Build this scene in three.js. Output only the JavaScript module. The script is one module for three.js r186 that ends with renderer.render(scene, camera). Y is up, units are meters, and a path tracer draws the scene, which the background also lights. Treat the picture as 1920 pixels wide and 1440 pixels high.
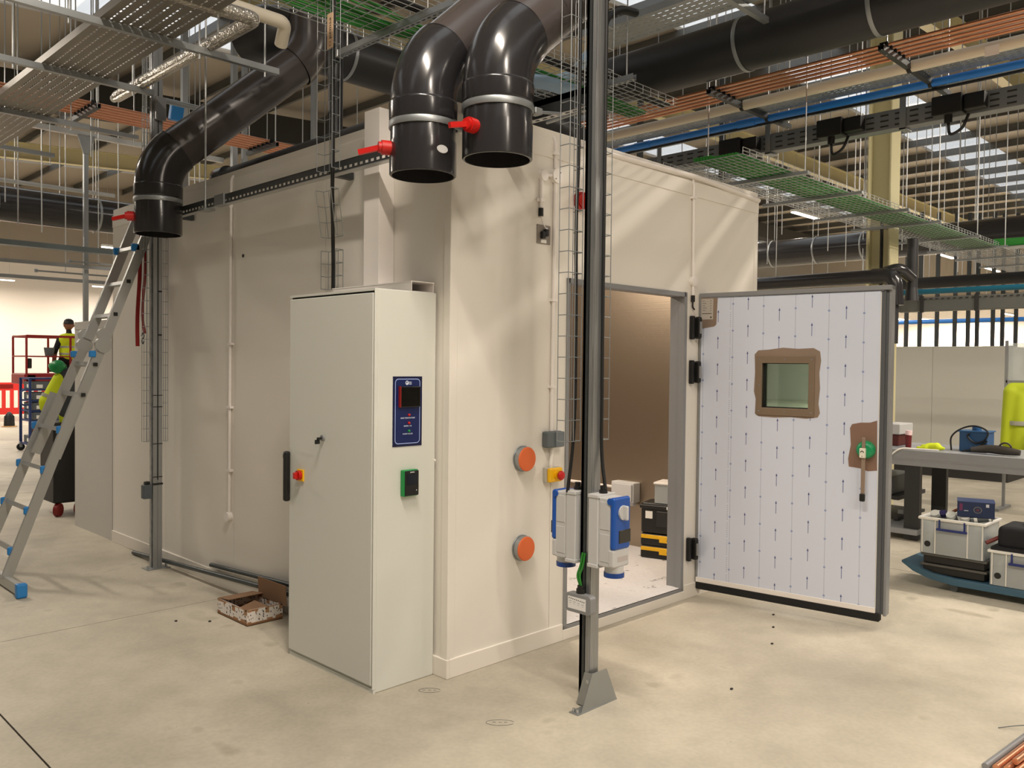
import * as THREE from 'three';
import { mergeGeometries } from 'three/addons/utils/BufferGeometryUtils.js';
import { RoundedBoxGeometry } from 'three/addons/geometries/RoundedBoxGeometry.js';
import { MarchingCubes } from 'three/addons/objects/MarchingCubes.js';
import { RectAreaLightUniformsLib } from 'three/addons/lights/RectAreaLightUniformsLib.js';

// ---------------------------------------------------------------- camera, sky, exposure
const scene = new THREE.Scene();
const camera = new THREE.PerspectiveCamera(48.92, 4 / 3, 0.05, 200);
{
  const yaw = 0.7875, pitch = -0.0224, roll = 0.0109;
  const f = new THREE.Vector3(Math.sin(yaw) * Math.cos(pitch), Math.sin(pitch), -Math.cos(yaw) * Math.cos(pitch));
  camera.position.set(-2.85, 1.63, 3.2914);
  camera.lookAt(camera.position.clone().add(f));
  camera.rotateZ(roll);
}
scene.background = new THREE.Color(0.95, 0.98, 1.0);      // bright overcast sky, seen through the rooflights
scene.backgroundIntensity = 1.25;
const renderer = new THREE.WebGLRenderer({ antialias: true });
renderer.toneMapping = THREE.LinearToneMapping;
renderer.toneMappingExposure = 0.92;
renderer.shadowMap.enabled = true;
RectAreaLightUniformsLib.init();
const LAMP = new THREE.Color(1.0, 0.885, 0.75), LAMP_POWER = 270, LAMP_Y = 5.2;

// ---------------------------------------------------------------- helpers
const PI = Math.PI, v3 = (x, y, z) => new THREE.Vector3(x, y, z);
let seed = 7;
const rnd = () => { seed = (seed * 1664525 + 1013904223) % 4294967296; return seed / 4294967296; };
const taken = {};
function numbered(name) { const n = taken[name] = (taken[name] ?? -1) + 1; return n ? `${name}_${String(n).padStart(3, '0')}` : name; }
function metreUV(g) {                                      // uv in metres from the dominant axis of each corner's normal
  const p = g.attributes.position, n = g.attributes.normal, uv = new Float32Array(p.count * 2);
  for (let i = 0; i < p.count; i++) {
    const ax = Math.abs(n.getX(i)), ay = Math.abs(n.getY(i)), az = Math.abs(n.getZ(i));
    const x = p.getX(i), y = p.getY(i), z = p.getZ(i);
    const [u, w] = ay >= ax && ay >= az ? [x, z] : ax >= az ? [z, y] : [x, y];
    uv[2 * i] = u; uv[2 * i + 1] = w;
  }
  g.setAttribute('uv', new THREE.BufferAttribute(uv, 2));
  return g;
}
function merge(gs) {
  const l = (Array.isArray(gs) ? gs : [gs]).map((g) => {
    const h = g.index ? g.toNonIndexed() : g;
    for (const k of Object.keys(h.attributes)) if (!['position', 'normal', 'uv'].includes(k)) h.deleteAttribute(k);
    if (!h.attributes.normal) h.computeVertexNormals();
    if (!h.attributes.uv) h.setAttribute('uv', new THREE.BufferAttribute(new Float32Array(h.attributes.position.count * 2), 2));
    return h;
  });
  return l.length === 1 ? l[0] : mergeGeometries(l);
}
const bx = (w, h, d, x = 0, y = 0, z = 0) => new THREE.BoxGeometry(w, h, d).translate(x, y, z);
const span = (x0, x1, y0, y1, z0, z1) => bx(Math.abs(x1 - x0), Math.abs(y1 - y0), Math.abs(z1 - z0), (x0 + x1) / 2, (y0 + y1) / 2, (z0 + z1) / 2);
const rb = (w, h, d, r, x = 0, y = 0, z = 0) => new RoundedBoxGeometry(w, h, d, 2, Math.min(r, w / 2.01, h / 2.01, d / 2.01)).translate(x, y, z);
const rspan = (x0, x1, y0, y1, z0, z1, r) => rb(Math.abs(x1 - x0), Math.abs(y1 - y0), Math.abs(z1 - z0), r, (x0 + x1) / 2, (y0 + y1) / 2, (z0 + z1) / 2);
const UPV = v3(0, 1, 0);
function cyl(a, b, r, seg = 12, r2 = r, open = false) {
  const p = v3(...a), q = v3(...b), d = q.clone().sub(p), l = d.length();
  const g = new THREE.CylinderGeometry(r2, r, l, seg, 1, open);
  g.applyQuaternion(new THREE.Quaternion().setFromUnitVectors(UPV, d.normalize()));
  return g.translate((p.x + q.x) / 2, (p.y + q.y) / 2, (p.z + q.z) / 2);
}
function bar(a, b, w, h, up = UPV) {                        // rectangular bar from a to b
  const p = v3(...a), q = v3(...b), d = q.clone().sub(p), l = d.length();
  const m = new THREE.Matrix4().lookAt(v3(0, 0, 0), d, Math.abs(d.clone().normalize().dot(up)) > 0.999 ? v3(1, 0, 0) : up);
  return new THREE.BoxGeometry(w, h, l).applyMatrix4(m).translate((p.x + q.x) / 2, (p.y + q.y) / 2, (p.z + q.z) / 2);
}
function fillet(pts, R, n = 8) {                            // corners of a polyline rounded with radius about R
  const v = pts.map((p) => v3(...p)), out = [v[0]];
  for (let i = 1; i < v.length - 1; i++) {
    const a = v[i - 1].clone().sub(v[i]), b = v[i + 1].clone().sub(v[i]);
    const t = Math.min(R * Math.tan((PI - a.angleTo(b)) / 2), a.length() * 0.49, b.length() * 0.49);
    const s = v[i].clone().add(a.normalize().multiplyScalar(t)), e = v[i].clone().add(b.normalize().multiplyScalar(t));
    const c = new THREE.QuadraticBezierCurve3(s, v[i], e);
    for (let k = 0; k <= n; k++) out.push(c.getPoint(k / n));
  }
  out.push(v[v.length - 1]);
  return out;
}
function sweep(pts, r, seg = 10, cap = true) {              // round tube through points, r a number or a function of 0..1
  const v = pts.map((p) => (p.isVector3 ? p : v3(...p))), N = v.length, pos = [], nor = [], idx = [];
  const tan = v.map((_, i) => v[Math.min(i + 1, N - 1)].clone().sub(v[Math.max(i - 1, 0)]).normalize());
  let u = Math.abs(tan[0].y) > 0.9 ? v3(1, 0, 0) : v3(0, 1, 0);
  for (let i = 0; i < N; i++) {
    u.sub(tan[i].clone().multiplyScalar(u.dot(tan[i]))).normalize();
    const w = tan[i].clone().cross(u), rr = typeof r === 'function' ? r(i / (N - 1)) : r;
    for (let k = 0; k <= seg; k++) {
      const a = (k / seg) * 2 * PI, d = u.clone().multiplyScalar(Math.cos(a)).addScaledVector(w, Math.sin(a));
      pos.push(v[i].x + d.x * rr, v[i].y + d.y * rr, v[i].z + d.z * rr); nor.push(d.x, d.y, d.z);
    }
  }
  for (let i = 0; i < N - 1; i++) for (let k = 0; k < seg; k++) { const a = i * (seg + 1) + k, b = a + seg + 1; idx.push(a, a + 1, b, a + 1, b + 1, b); }
  if (cap) for (const [i, s] of [[0, -1], [N - 1, 1]]) {
    const c = pos.length / 3, t = tan[i]; pos.push(v[i].x, v[i].y, v[i].z); nor.push(t.x * s, t.y * s, t.z * s);
    const base = pos.length / 3;
    for (let k = 0; k <= seg; k++) { const o = (i * (seg + 1) + k) * 3; pos.push(pos[o], pos[o + 1], pos[o + 2]); nor.push(t.x * s, t.y * s, t.z * s); }
    for (let k = 0; k < seg; k++) s > 0 ? idx.push(c, base + k, base + k + 1) : idx.push(c, base + k + 1, base + k);
  }
  const g = new THREE.BufferGeometry();
  g.setAttribute('position', new THREE.Float32BufferAttribute(pos, 3)); g.setAttribute('normal', new THREE.Float32BufferAttribute(nor, 3));
  g.setAttribute('uv', new THREE.Float32BufferAttribute(new Float32Array(pos.length / 3 * 2), 2)); g.setIndex(idx);
  return g;
}
const curve = (pts, n = 24) => new THREE.CatmullRomCurve3(pts.map((p) => v3(...p))).getPoints(n);
const lathe = (pts, seg = 32) => new THREE.LatheGeometry(pts.map((p) => new THREE.Vector2(...p)), seg);
function ring(c, axis, R, r, thick) {                       // flat band around an axis ('x','y','z')
  const g = lathe([[R, -r / 2], [R + thick, -r / 2], [R + thick, r / 2], [R, r / 2], [R, -r / 2]], 36);
  if (axis === 'x') g.rotateZ(PI / 2); if (axis === 'z') g.rotateX(PI / 2);
  return g.translate(...c);
}
function plate(pts, t, bevel = 0) {                         // outline in xy extruded along z
  const s = new THREE.Shape(pts.map((p) => new THREE.Vector2(...p)));
  return new THREE.ExtrudeGeometry(s, { depth: t, bevelEnabled: bevel > 0, bevelSize: bevel, bevelThickness: bevel, bevelSegments: 2 });
}
function rrect(w, h, r) {
  const s = new THREE.Shape(), x = -w / 2, y = -h / 2;
  s.moveTo(x + r, y); s.lineTo(x + w - r, y); s.absarc(x + w - r, y + r, r, -PI / 2, 0); s.lineTo(x + w, y + h - r); s.absarc(x + w - r, y + h - r, r, 0, PI / 2);
  s.lineTo(x + r, y + h); s.absarc(x + r, y + h - r, r, PI / 2, PI); s.lineTo(x, y + r); s.absarc(x + r, y + r, r, PI, 1.5 * PI);
  return s;
}
const ext = (s, t, b = 0) => new THREE.ExtrudeGeometry(s, { depth: t, bevelEnabled: b > 0, bevelSize: b, bevelThickness: b, bevelSegments: 2, curveSegments: 8 });
const shadow = (m) => { m.castShadow = m.receiveShadow = true; return m; };
function thing(name, label, category, base = [0, 0, 0], group, turn = 0) {
  const o = new THREE.Group(); o.name = numbered(name); o.position.set(...base); o.rotation.y = turn;
  o.userData = { label, category }; if (group) o.userData.group = group;
  scene.add(o); return o;
}
function struct(name, base = [0, 0, 0]) { const o = new THREE.Group(); o.name = numbered(name); o.position.set(...base); o.userData = { kind: 'structure' }; scene.add(o); return o; }
function rootOf(o) { while (o.parent && o.parent !== scene) o = o.parent; return o; }
function part(parent, name, geos, m, local = false, label) { // geometries in world coordinates unless local
  const g = merge(geos); if (!local) { const b = rootOf(parent).position; g.translate(-b.x, -b.y, -b.z); }
  const o = shadow(new THREE.Mesh(g, m)); o.name = name; if (label) o.userData.label = label;
  parent.add(o); return o;
}
function single(name, label, category, geos, m, group, base) { // a thing that is one mesh; geometries in world coordinates
  const g = merge(geos);
  if (!base) { g.computeBoundingBox(); const b = g.boundingBox; base = [(b.min.x + b.max.x) / 2, b.min.y, (b.min.z + b.max.z) / 2]; }
  g.translate(-base[0], -base[1], -base[2]);
  const o = shadow(new THREE.Mesh(g, m)); o.name = numbered(name); o.position.set(...base); o.userData = { label, category };
  if (group) o.userData.group = group; scene.add(o); return o;
}
function copy(o, pos, turn, label, group) {
  const c = o.clone(); c.name = numbered(o.name.replace(/_\d{3}$/, '')); c.position.set(...pos); if (turn !== undefined) c.rotation.y = turn;
  c.userData = { ...o.userData }; if (label) c.userData.label = label; if (group) c.userData.group = group;
  scene.add(c); return c;
}

// ---------------------------------------------------------------- textures
function noiseGrid(n, s) { const g = new Float32Array(n * n); let q = s; for (let i = 0; i < n * n; i++) { q = (q * 1664525 + 1013904223) % 4294967296; g[i] = q / 4294967296; } return g; }
function tileNoise(size, cells, s) {                        // smooth noise that repeats
  const g = noiseGrid(cells, s), out = new Float32Array(size * size), k = cells / size;
  for (let y = 0; y < size; y++) {
    const fy = y * k, y0 = Math.floor(fy), ty = fy - y0, sy = ty * ty * (3 - 2 * ty), y1 = (y0 + 1) % cells;
    for (let x = 0; x < size; x++) {
      const fx = x * k, x0 = Math.floor(fx), tx = fx - x0, sx = tx * tx * (3 - 2 * tx), x1 = (x0 + 1) % cells;
      const a = g[y0 * cells + x0], b = g[y0 * cells + x1], c = g[y1 * cells + x0], d = g[y1 * cells + x1];
      out[y * size + x] = a + (b - a) * sx + (c - a) * sy + (a - b - c + d) * sx * sy;
    }
  }
  return out;
}
function dataTex(size, f, srgb, perMetre) {
  const d = new Uint8Array(size * size * 4);
  for (let i = 0; i < size * size; i++) { const c = f(i); for (let k = 0; k < 3; k++) d[4 * i + k] = Math.max(0, Math.min(255, c[k])); d[4 * i + 3] = 255; }
  const t = new THREE.DataTexture(d, size, size); t.wrapS = t.wrapT = THREE.RepeatWrapping; t.magFilter = THREE.LinearFilter;
  if (srgb) t.colorSpace = THREE.SRGBColorSpace; t.repeat.set(1 / perMetre, 1 / perMetre); t.needsUpdate = true; return t;
}
function canvasTex(w, h, draw) {
  const c = document.createElement('canvas'); c.width = w; c.height = h; draw(c.getContext('2d'), w, h);
  const t = new THREE.CanvasTexture(c); t.colorSpace = THREE.SRGBColorSpace; return t;
}
const mat = (color, roughness = 0.6, metalness = 0, extra = {}) => new THREE.MeshPhysicalMaterial({ color, roughness, metalness, ...extra });

// floor: power-floated concrete, cloudy with trowel marks, small dark specks
const floorMap = (() => {
  const S = 2048, a = tileNoise(S, 7, 11), b = tileNoise(S, 23, 12), c = tileNoise(S, 90, 13), d = tileNoise(S, 640, 14), e = tileNoise(S, 4, 15);
  return dataTex(S, (i) => {
    const n = (e[i] - 0.5) * 20 + (a[i] - 0.5) * 34 + (b[i] - 0.5) * 20 + (c[i] - 0.5) * 11 + (d[i] - 0.5) * 9;
    const stain = Math.max(0, b[i] * 0.6 + c[i] * 0.5 - 0.86) * 190;
    const speck = d[i] > 0.985 && c[i] > 0.72 ? 45 : 0;
    return [194 + n - stain - speck, 186 + n * 0.98 - stain - speck, 169 + n * 0.92 - stain - speck];
  }, true, 9);
})();
const floorRough = (() => {
  const S = 1024, a = tileNoise(S, 9, 21), b = tileNoise(S, 60, 22);
  return dataTex(S, (i) => { const v = 100 + a[i] * 55 + b[i] * 35; return [v, v, v]; }, false, 7);
})();
const galvMap = (() => {
  const S = 256, a = tileNoise(S, 14, 31), b = tileNoise(S, 50, 32);
  return dataTex(S, (i) => { const v = 160 + (a[i] - 0.5) * 30 + (b[i] - 0.5) * 26; return [v, v + 2, v + 3]; }, true, 0.5);
})();
const brushed = (() => {
  const S = 512, a = tileNoise(S, 256, 41), b = tileNoise(S, 64, 42);
  return dataTex(S, (i) => { const y = Math.floor(i / S), v = 120 + (a[(y * 7 % S) * S] - 0.5) * 90 + (b[i] - 0.5) * 20; return [v, v, v]; }, false, 0.6);
})();
const vinylMap = (() => {
  const S = 1024, a = tileNoise(S, 6, 51), b = tileNoise(S, 26, 52), c = tileNoise(S, 110, 53);
  return dataTex(S, (i) => { const scuff = Math.max(0, b[i] * 0.7 + c[i] * 0.45 - 0.87) * 420; const v = 214 + (a[i] - 0.5) * 20 + (c[i] - 0.5) * 8 - scuff; return [v, v - 2, v - 1]; }, true, 1.6);
})();

const crinkle = (() => { const S = 512, a = tileNoise(S, 40, 61), b = tileNoise(S, 14, 62); return dataTex(S, (i) => { const v = 255 * Math.abs((a[i] * 0.6 + b[i] * 0.4) * 2 - 1); return [v, v, v]; }, false, 0.5); })();
const M = {
  floor: mat(0xffffff, 1, 0, { map: floorMap, roughnessMap: floorRough }),
  joint: mat(0x3a362f, 0.9),
  panel: mat(0xe8e3da, 0.45, 0), panelSeam: mat(0x8e887b, 0.7), skirt: mat(0xeae4da, 0.4),
  upvc: mat(0xefe9e4, 0.35), greyTrim: mat(0x8b8c8e, 0.4, 0.1), darkTrim: mat(0x55575a, 0.5),
  stainless: mat(0xa79886, 0.36, 0.9, { bumpMap: brushed, bumpScale: 0.0004 }), vinyl: mat(0xffffff, 0.5, 0, { map: vinylMap }),
  cabinet: mat(0xdadbd4, 0.5), black: mat(0x141414, 0.5), rubber: mat(0x1b1b1b, 0.85), white: mat(0xf1efe9, 0.5),
  red: mat(0xc01812, 0.4), orange: mat(0xe8703a, 0.6), yellow: mat(0xf0b90c, 0.45), blue: mat(0x1450a8, 0.35), skyBlue: mat(0x2b86cf, 0.4), green: mat(0x118a45, 0.4),
  duct: mat(0x2a292b, 0.2, 0, { clearcoat: 0.3, clearcoatRoughness: 0.15 }), ductMatt: mat(0x2b2b2d, 0.42), ductDusty: mat(0x4a4443, 0.26, 0, { clearcoat: 0.2, clearcoatRoughness: 0.2 }), trayGrey: mat(0x8a857c, 0.5, 0.55),
  galv: mat(0xffffff, 0.42, 0.75, { map: galvMap }), galvPlain: mat(0xa4a8aa, 0.42, 0.75), zinc: mat(0xc6c8c8, 0.35, 0.8), darkStrut: mat(0x4c4f50, 0.45, 0.6),
  copper: mat(0xe2a07c, 0.32, 0.85), foil: mat(0xc4beb4, 0.3, 0.8, { bumpMap: crinkle, bumpScale: 0.006 }), cream: mat(0xe6dcc8, 0.5), bluePipe: mat(0x2a7fdc, 0.3), alu: mat(0xb9bab8, 0.4, 0.7),
  cableGreen: mat(0x257d26, 0.5), cableBlack: mat(0x121212, 0.5), cableWhite: mat(0xece8e0, 0.5), clearHose: mat(0xa8c4dc, 0.3),
  card: mat(0x8a6a4f, 0.9), steelCream: mat(0xd8cfa6, 0.5), deck: mat(0xa1988a, 0.6), purlin: mat(0x6c6d6c, 0.55, 0.4), beamDark: mat(0x2f2e2c, 0.7),
  wallWhite: mat(0xeee6dc, 0.7), wallClad: mat(0xa39a8c, 0.65), hivis: mat(0xd8ea1c, 0.7), hivisDark: mat(0x3d4144, 0.8), reflect: mat(0xb3b3a8, 0.4, 0.3),
  cloth: mat(0x17171b, 0.85), skin: mat(0x8a5a44, 0.6), trolley: mat(0x20376e, 0.45), crate: mat(0x5a6064, 0.55), liftRed: mat(0x8f1418, 0.45), barrier: mat(0xe8322c, 0.5),
  bench: mat(0x96989c, 0.45), benchDark: mat(0x2a2b2d, 0.5), greyBox: mat(0xc6c6c6, 0.45), greyDark: mat(0x5f6669, 0.5), dolly: mat(0x3d6075, 0.55),
  film: null, brown: mat(0x9d8a7a, 0.5, 0.45), paper: mat(0xf2f0ea, 0.8),
  clear: mat(0xe9edee, 0.25, 0, { transmission: 0.72, thickness: 0, opacity: 1 }), glass: mat(0xdde6e2, 0.03, 0, { transmission: 1, thickness: 0 }),
  rooflight: mat(0xffffff, 0.0, 0, { transmission: 1, thickness: 0 }), lampGlow: mat(0xffffff, 0.5, 0, { emissive: 0xfff3e2, emissiveIntensity: 10 }),
};

// ---------------------------------------------------------------- the hall: floor, walls, roof
const X0 = -13.775, X1 = 40.225, Z0 = -32.2, Z1 = 15.8;
{
  const f = struct('floor');
  part(f, 'joint_bed', [span(X0, X1, -0.3, -0.02, Z0, Z1)], M.joint);
  for (let x = X0; x < X1 - 1; x += 6) for (let z = Z0; z < Z1 - 1; z += 6)
    part(f, 'floor_slab', [metreUV(span(x + 0.004, x + 5.996, -0.08, 0, z + 0.004, z + 5.996))], M.floor);
}
const roofY = (x) => 7.2 + 0.06 * Math.min(x, 14);
{
  const wb = struct('wall_back'); part(wb, 'lower_wall', [span(X0, X1, 0, 4.9, Z0 + 3.2, Z0 + 3.5)], M.wallWhite);
  part(wb, 'upper_cladding', [span(X0, X1, 4.9, 9, Z0 + 3.2, Z0 + 3.45)], M.wallClad);
  const wr = struct('wall_right'); part(wr, 'lower_wall', [span(X1 - 2.5, X1 - 2.2, 0, 4.9, Z0, Z1)], M.wallWhite);
  part(wr, 'upper_cladding', [span(X1 - 2.45, X1 - 2.2, 4.9, 9, Z0, Z1)], M.wallClad);
  const wl = struct('wall_left'); part(wl, 'wall_lining', [span(X0 - 0.3, X0, 0, 9, Z0, Z1)], M.wallClad);
  const wf = struct('wall_front'); part(wf, 'wall_lining', [span(X0, X1, 0, 9, Z1, Z1 + 0.3)], M.wallClad);
}
{
  const c = struct('ceiling');
  const strips = [-24.8, -18.3, -11.6, -5.1, 1.4, 7.9, 14.4], hw = 0.8;
  const sheet = (z0, z1, t, dy) => {                       // follows the roof slope, then level
    const g = [];
    for (const [a, b] of [[X0 - 0.3, 14], [14, X1]]) {
      const s = new THREE.Shape([[a, roofY(a)], [b, roofY(b)], [b, roofY(b) + t], [a, roofY(a) + t]].map((p) => new THREE.Vector2(...p)));
      g.push(new THREE.ExtrudeGeometry(s, { depth: z1 - z0, bevelEnabled: false }).translate(0, dy, z0));
    }
    return g;
  };
  let z = Z0;
  for (const s of strips) { part(c, 'roof_deck', sheet(z, s - hw, 0.08, 0.15), M.deck); part(c, 'rooflight', sheet(s - hw, s + hw, 0.012, 0.17), M.rooflight); z = s + hw; }
  part(c, 'roof_deck', sheet(z, Z1 + 0.3, 0.08, 0.15), M.deck);
  for (let x = -12.8; x < 38; x += 1.68) {
    const y = roofY(x);
    part(c, 'purlin', [span(x - 0.004, x + 0.004, y - 0.06, y + 0.15, Z0, Z1), span(x - 0.06, x, y - 0.06, y - 0.052, Z0, Z1), span(x, x + 0.06, y + 0.142, y + 0.15, Z0, Z1)], M.purlin);
  }
  for (const rz of [-21.5, -8.4, -1.9, 4.6]) {             // rafters and the columns that carry them
    const g = [];
    for (const [a, b] of [[X0, 14], [14, X1]]) for (const [dy, h, w] of [[-0.14, 0.02, 0.2], [-0.34, 0.4, 0.012], [-0.55, 0.02, 0.2]]) {
      const s = new THREE.Shape([[a, roofY(a)], [b, roofY(b)], [b, roofY(b) + h], [a, roofY(a) + h]].map((p) => new THREE.Vector2(...p)));
      g.push(new THREE.ExtrudeGeometry(s, { depth: w, bevelEnabled: false }).translate(0, dy - h / 2, rz - w / 2));
    }
    part(c, 'rafter', g, M.steelCream);
  }
  const vz = -15.2; part(c, 'valley_beam', [bar([X0, roofY(X0) - 0.45, vz], [14, roofY(14) - 0.45, vz], 0.5, 0.62), span(14, X1, roofY(14) - 0.76, roofY(14) - 0.14, vz - 0.25, vz + 0.25)], M.beamDark);
}
// cream steel column with a black cable run, behind the open door
{
  const cx = 6.9, cz = -0.52, t = struct('column', [cx, 0, cz]);
  part(t, 'steel_section', [span(cx - 0.13, cx + 0.13, 0, 7.5, cz - 0.13, cz - 0.115), span(cx - 0.13, cx + 0.13, 0, 7.5, cz + 0.115, cz + 0.13), span(cx - 0.006, cx + 0.006, 0, 7.5, cz - 0.115, cz + 0.115)], M.steelCream);
  part(t, 'base_plate', [span(cx - 0.2, cx + 0.2, 0, 0.02, cz - 0.2, cz + 0.2)], M.steelCream);
  part(t, 'black_conduit', [cyl([cx - 0.1, 0.02, cz + 0.03], [cx - 0.1, 3.3, cz + 0.03], 0.018), sweep(fillet([[cx - 0.06, 1.2, cz + 0.15], [cx - 0.06, 2.7, cz + 0.15], [cx - 0.02, 2.78, cz + 0.3], [cx, 2.9, cz + 0.3]], 0.05), 0.014, 8)], M.cableBlack);
}
const NTH = ['first', 'second', 'third', 'fourth', 'fifth', 'sixth', 'seventh', 'eighth', 'ninth'];
// luminaires: white batten with a glowing diffuser, hung on two wires
function luminaire(x, y, z, along, label, group, power = LAMP_POWER) {
  const t = thing('batten_light', label, 'light', [x, y, z], group);
  const [lx, lz] = along === 'x' ? [1.5, 0.13] : [0.13, 1.5];
  part(t, 'housing', [rb(lx, 0.06, lz, 0.01, 0, 0.05, 0)], M.white, true);
  part(t, 'diffuser', [rb(lx - 0.02, 0.03, lz - 0.02, 0.012, 0, 0.012, 0)], M.lampGlow, true);
  for (const s of [-1, 1]) part(t, 'suspension_wire', [cyl([s * lx * 0.4 * (along === 'x'), 0.08, s * lz * 0.4 * (along !== 'x')], [s * lx * 0.4 * (along === 'x'), roofY(x) - y + 0.14, s * lz * 0.4 * (along !== 'x')], 0.003, 5)], M.zinc, true);
  const l = new THREE.RectAreaLight(LAMP, power, lx, lz); l.position.set(0, -0.012, 0); l.rotation.x = -PI / 2; t.add(l);
  return t;
}
[8.2, 5.0, 1.8].forEach((z, i) => luminaire(-1.65, LAMP_Y, z, 'z', `${NTH[i]} batten light over the open floor beside the cold room, counted from behind the camera`, 'batten lights over the open floor'));
[-8, -13, -18].forEach((z, i) => luminaire(-2.05, LAMP_Y, z, 'z', `${NTH[i]} batten light over the aisle beyond the ladder, counted away from it`, 'batten lights over the far aisle'));
[6.2, 3.2].forEach((z, i) => luminaire(5.6, LAMP_Y, z, 'z', `${NTH[i]} batten light over the workbench aisle, counted from behind the camera`, 'batten lights over the bench aisle'));
[9.5, 12.8, 16.2, 20.9, 25.7, 30.6].forEach((x, i) => luminaire(x, LAMP_Y, -5.9, 'x', `${NTH[i]} batten light in the row below the far rooflights, counted from the cold room`, 'far batten lights below the rooflights'));
[6.5, 13, 19.5].forEach((x, i) => luminaire(x, LAMP_Y, 4.4, 'x', `${NTH[i]} batten light over the bays beyond the bench, counted from the bench`, 'batten lights beyond the bench'));
[[33.2, -10.9], [34.4, -10.4], [35.2, -9.6], [35.9, -8.9], [36.3, -8.2], [33, -6]].forEach(([x, z], i) => luminaire(x, 3.74, z, 'x', `${NTH[i]} low batten light before the far bright wall, counted from the open door`, 'low lights before the far wall', LAMP_POWER * 1.6));
[0.5, 4.2, 8].forEach((x, i) => luminaire(x, 4.1, -26.6, 'x', `${NTH[i]} batten light along the white end wall behind the ladder`, 'lights along the end wall'));
[1.8, 6].forEach((x, i) => luminaire(x, 4.6, -20, 'x', `${NTH[i]} batten light near the red scissor lift`, 'lights near the scissor lift'));

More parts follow.
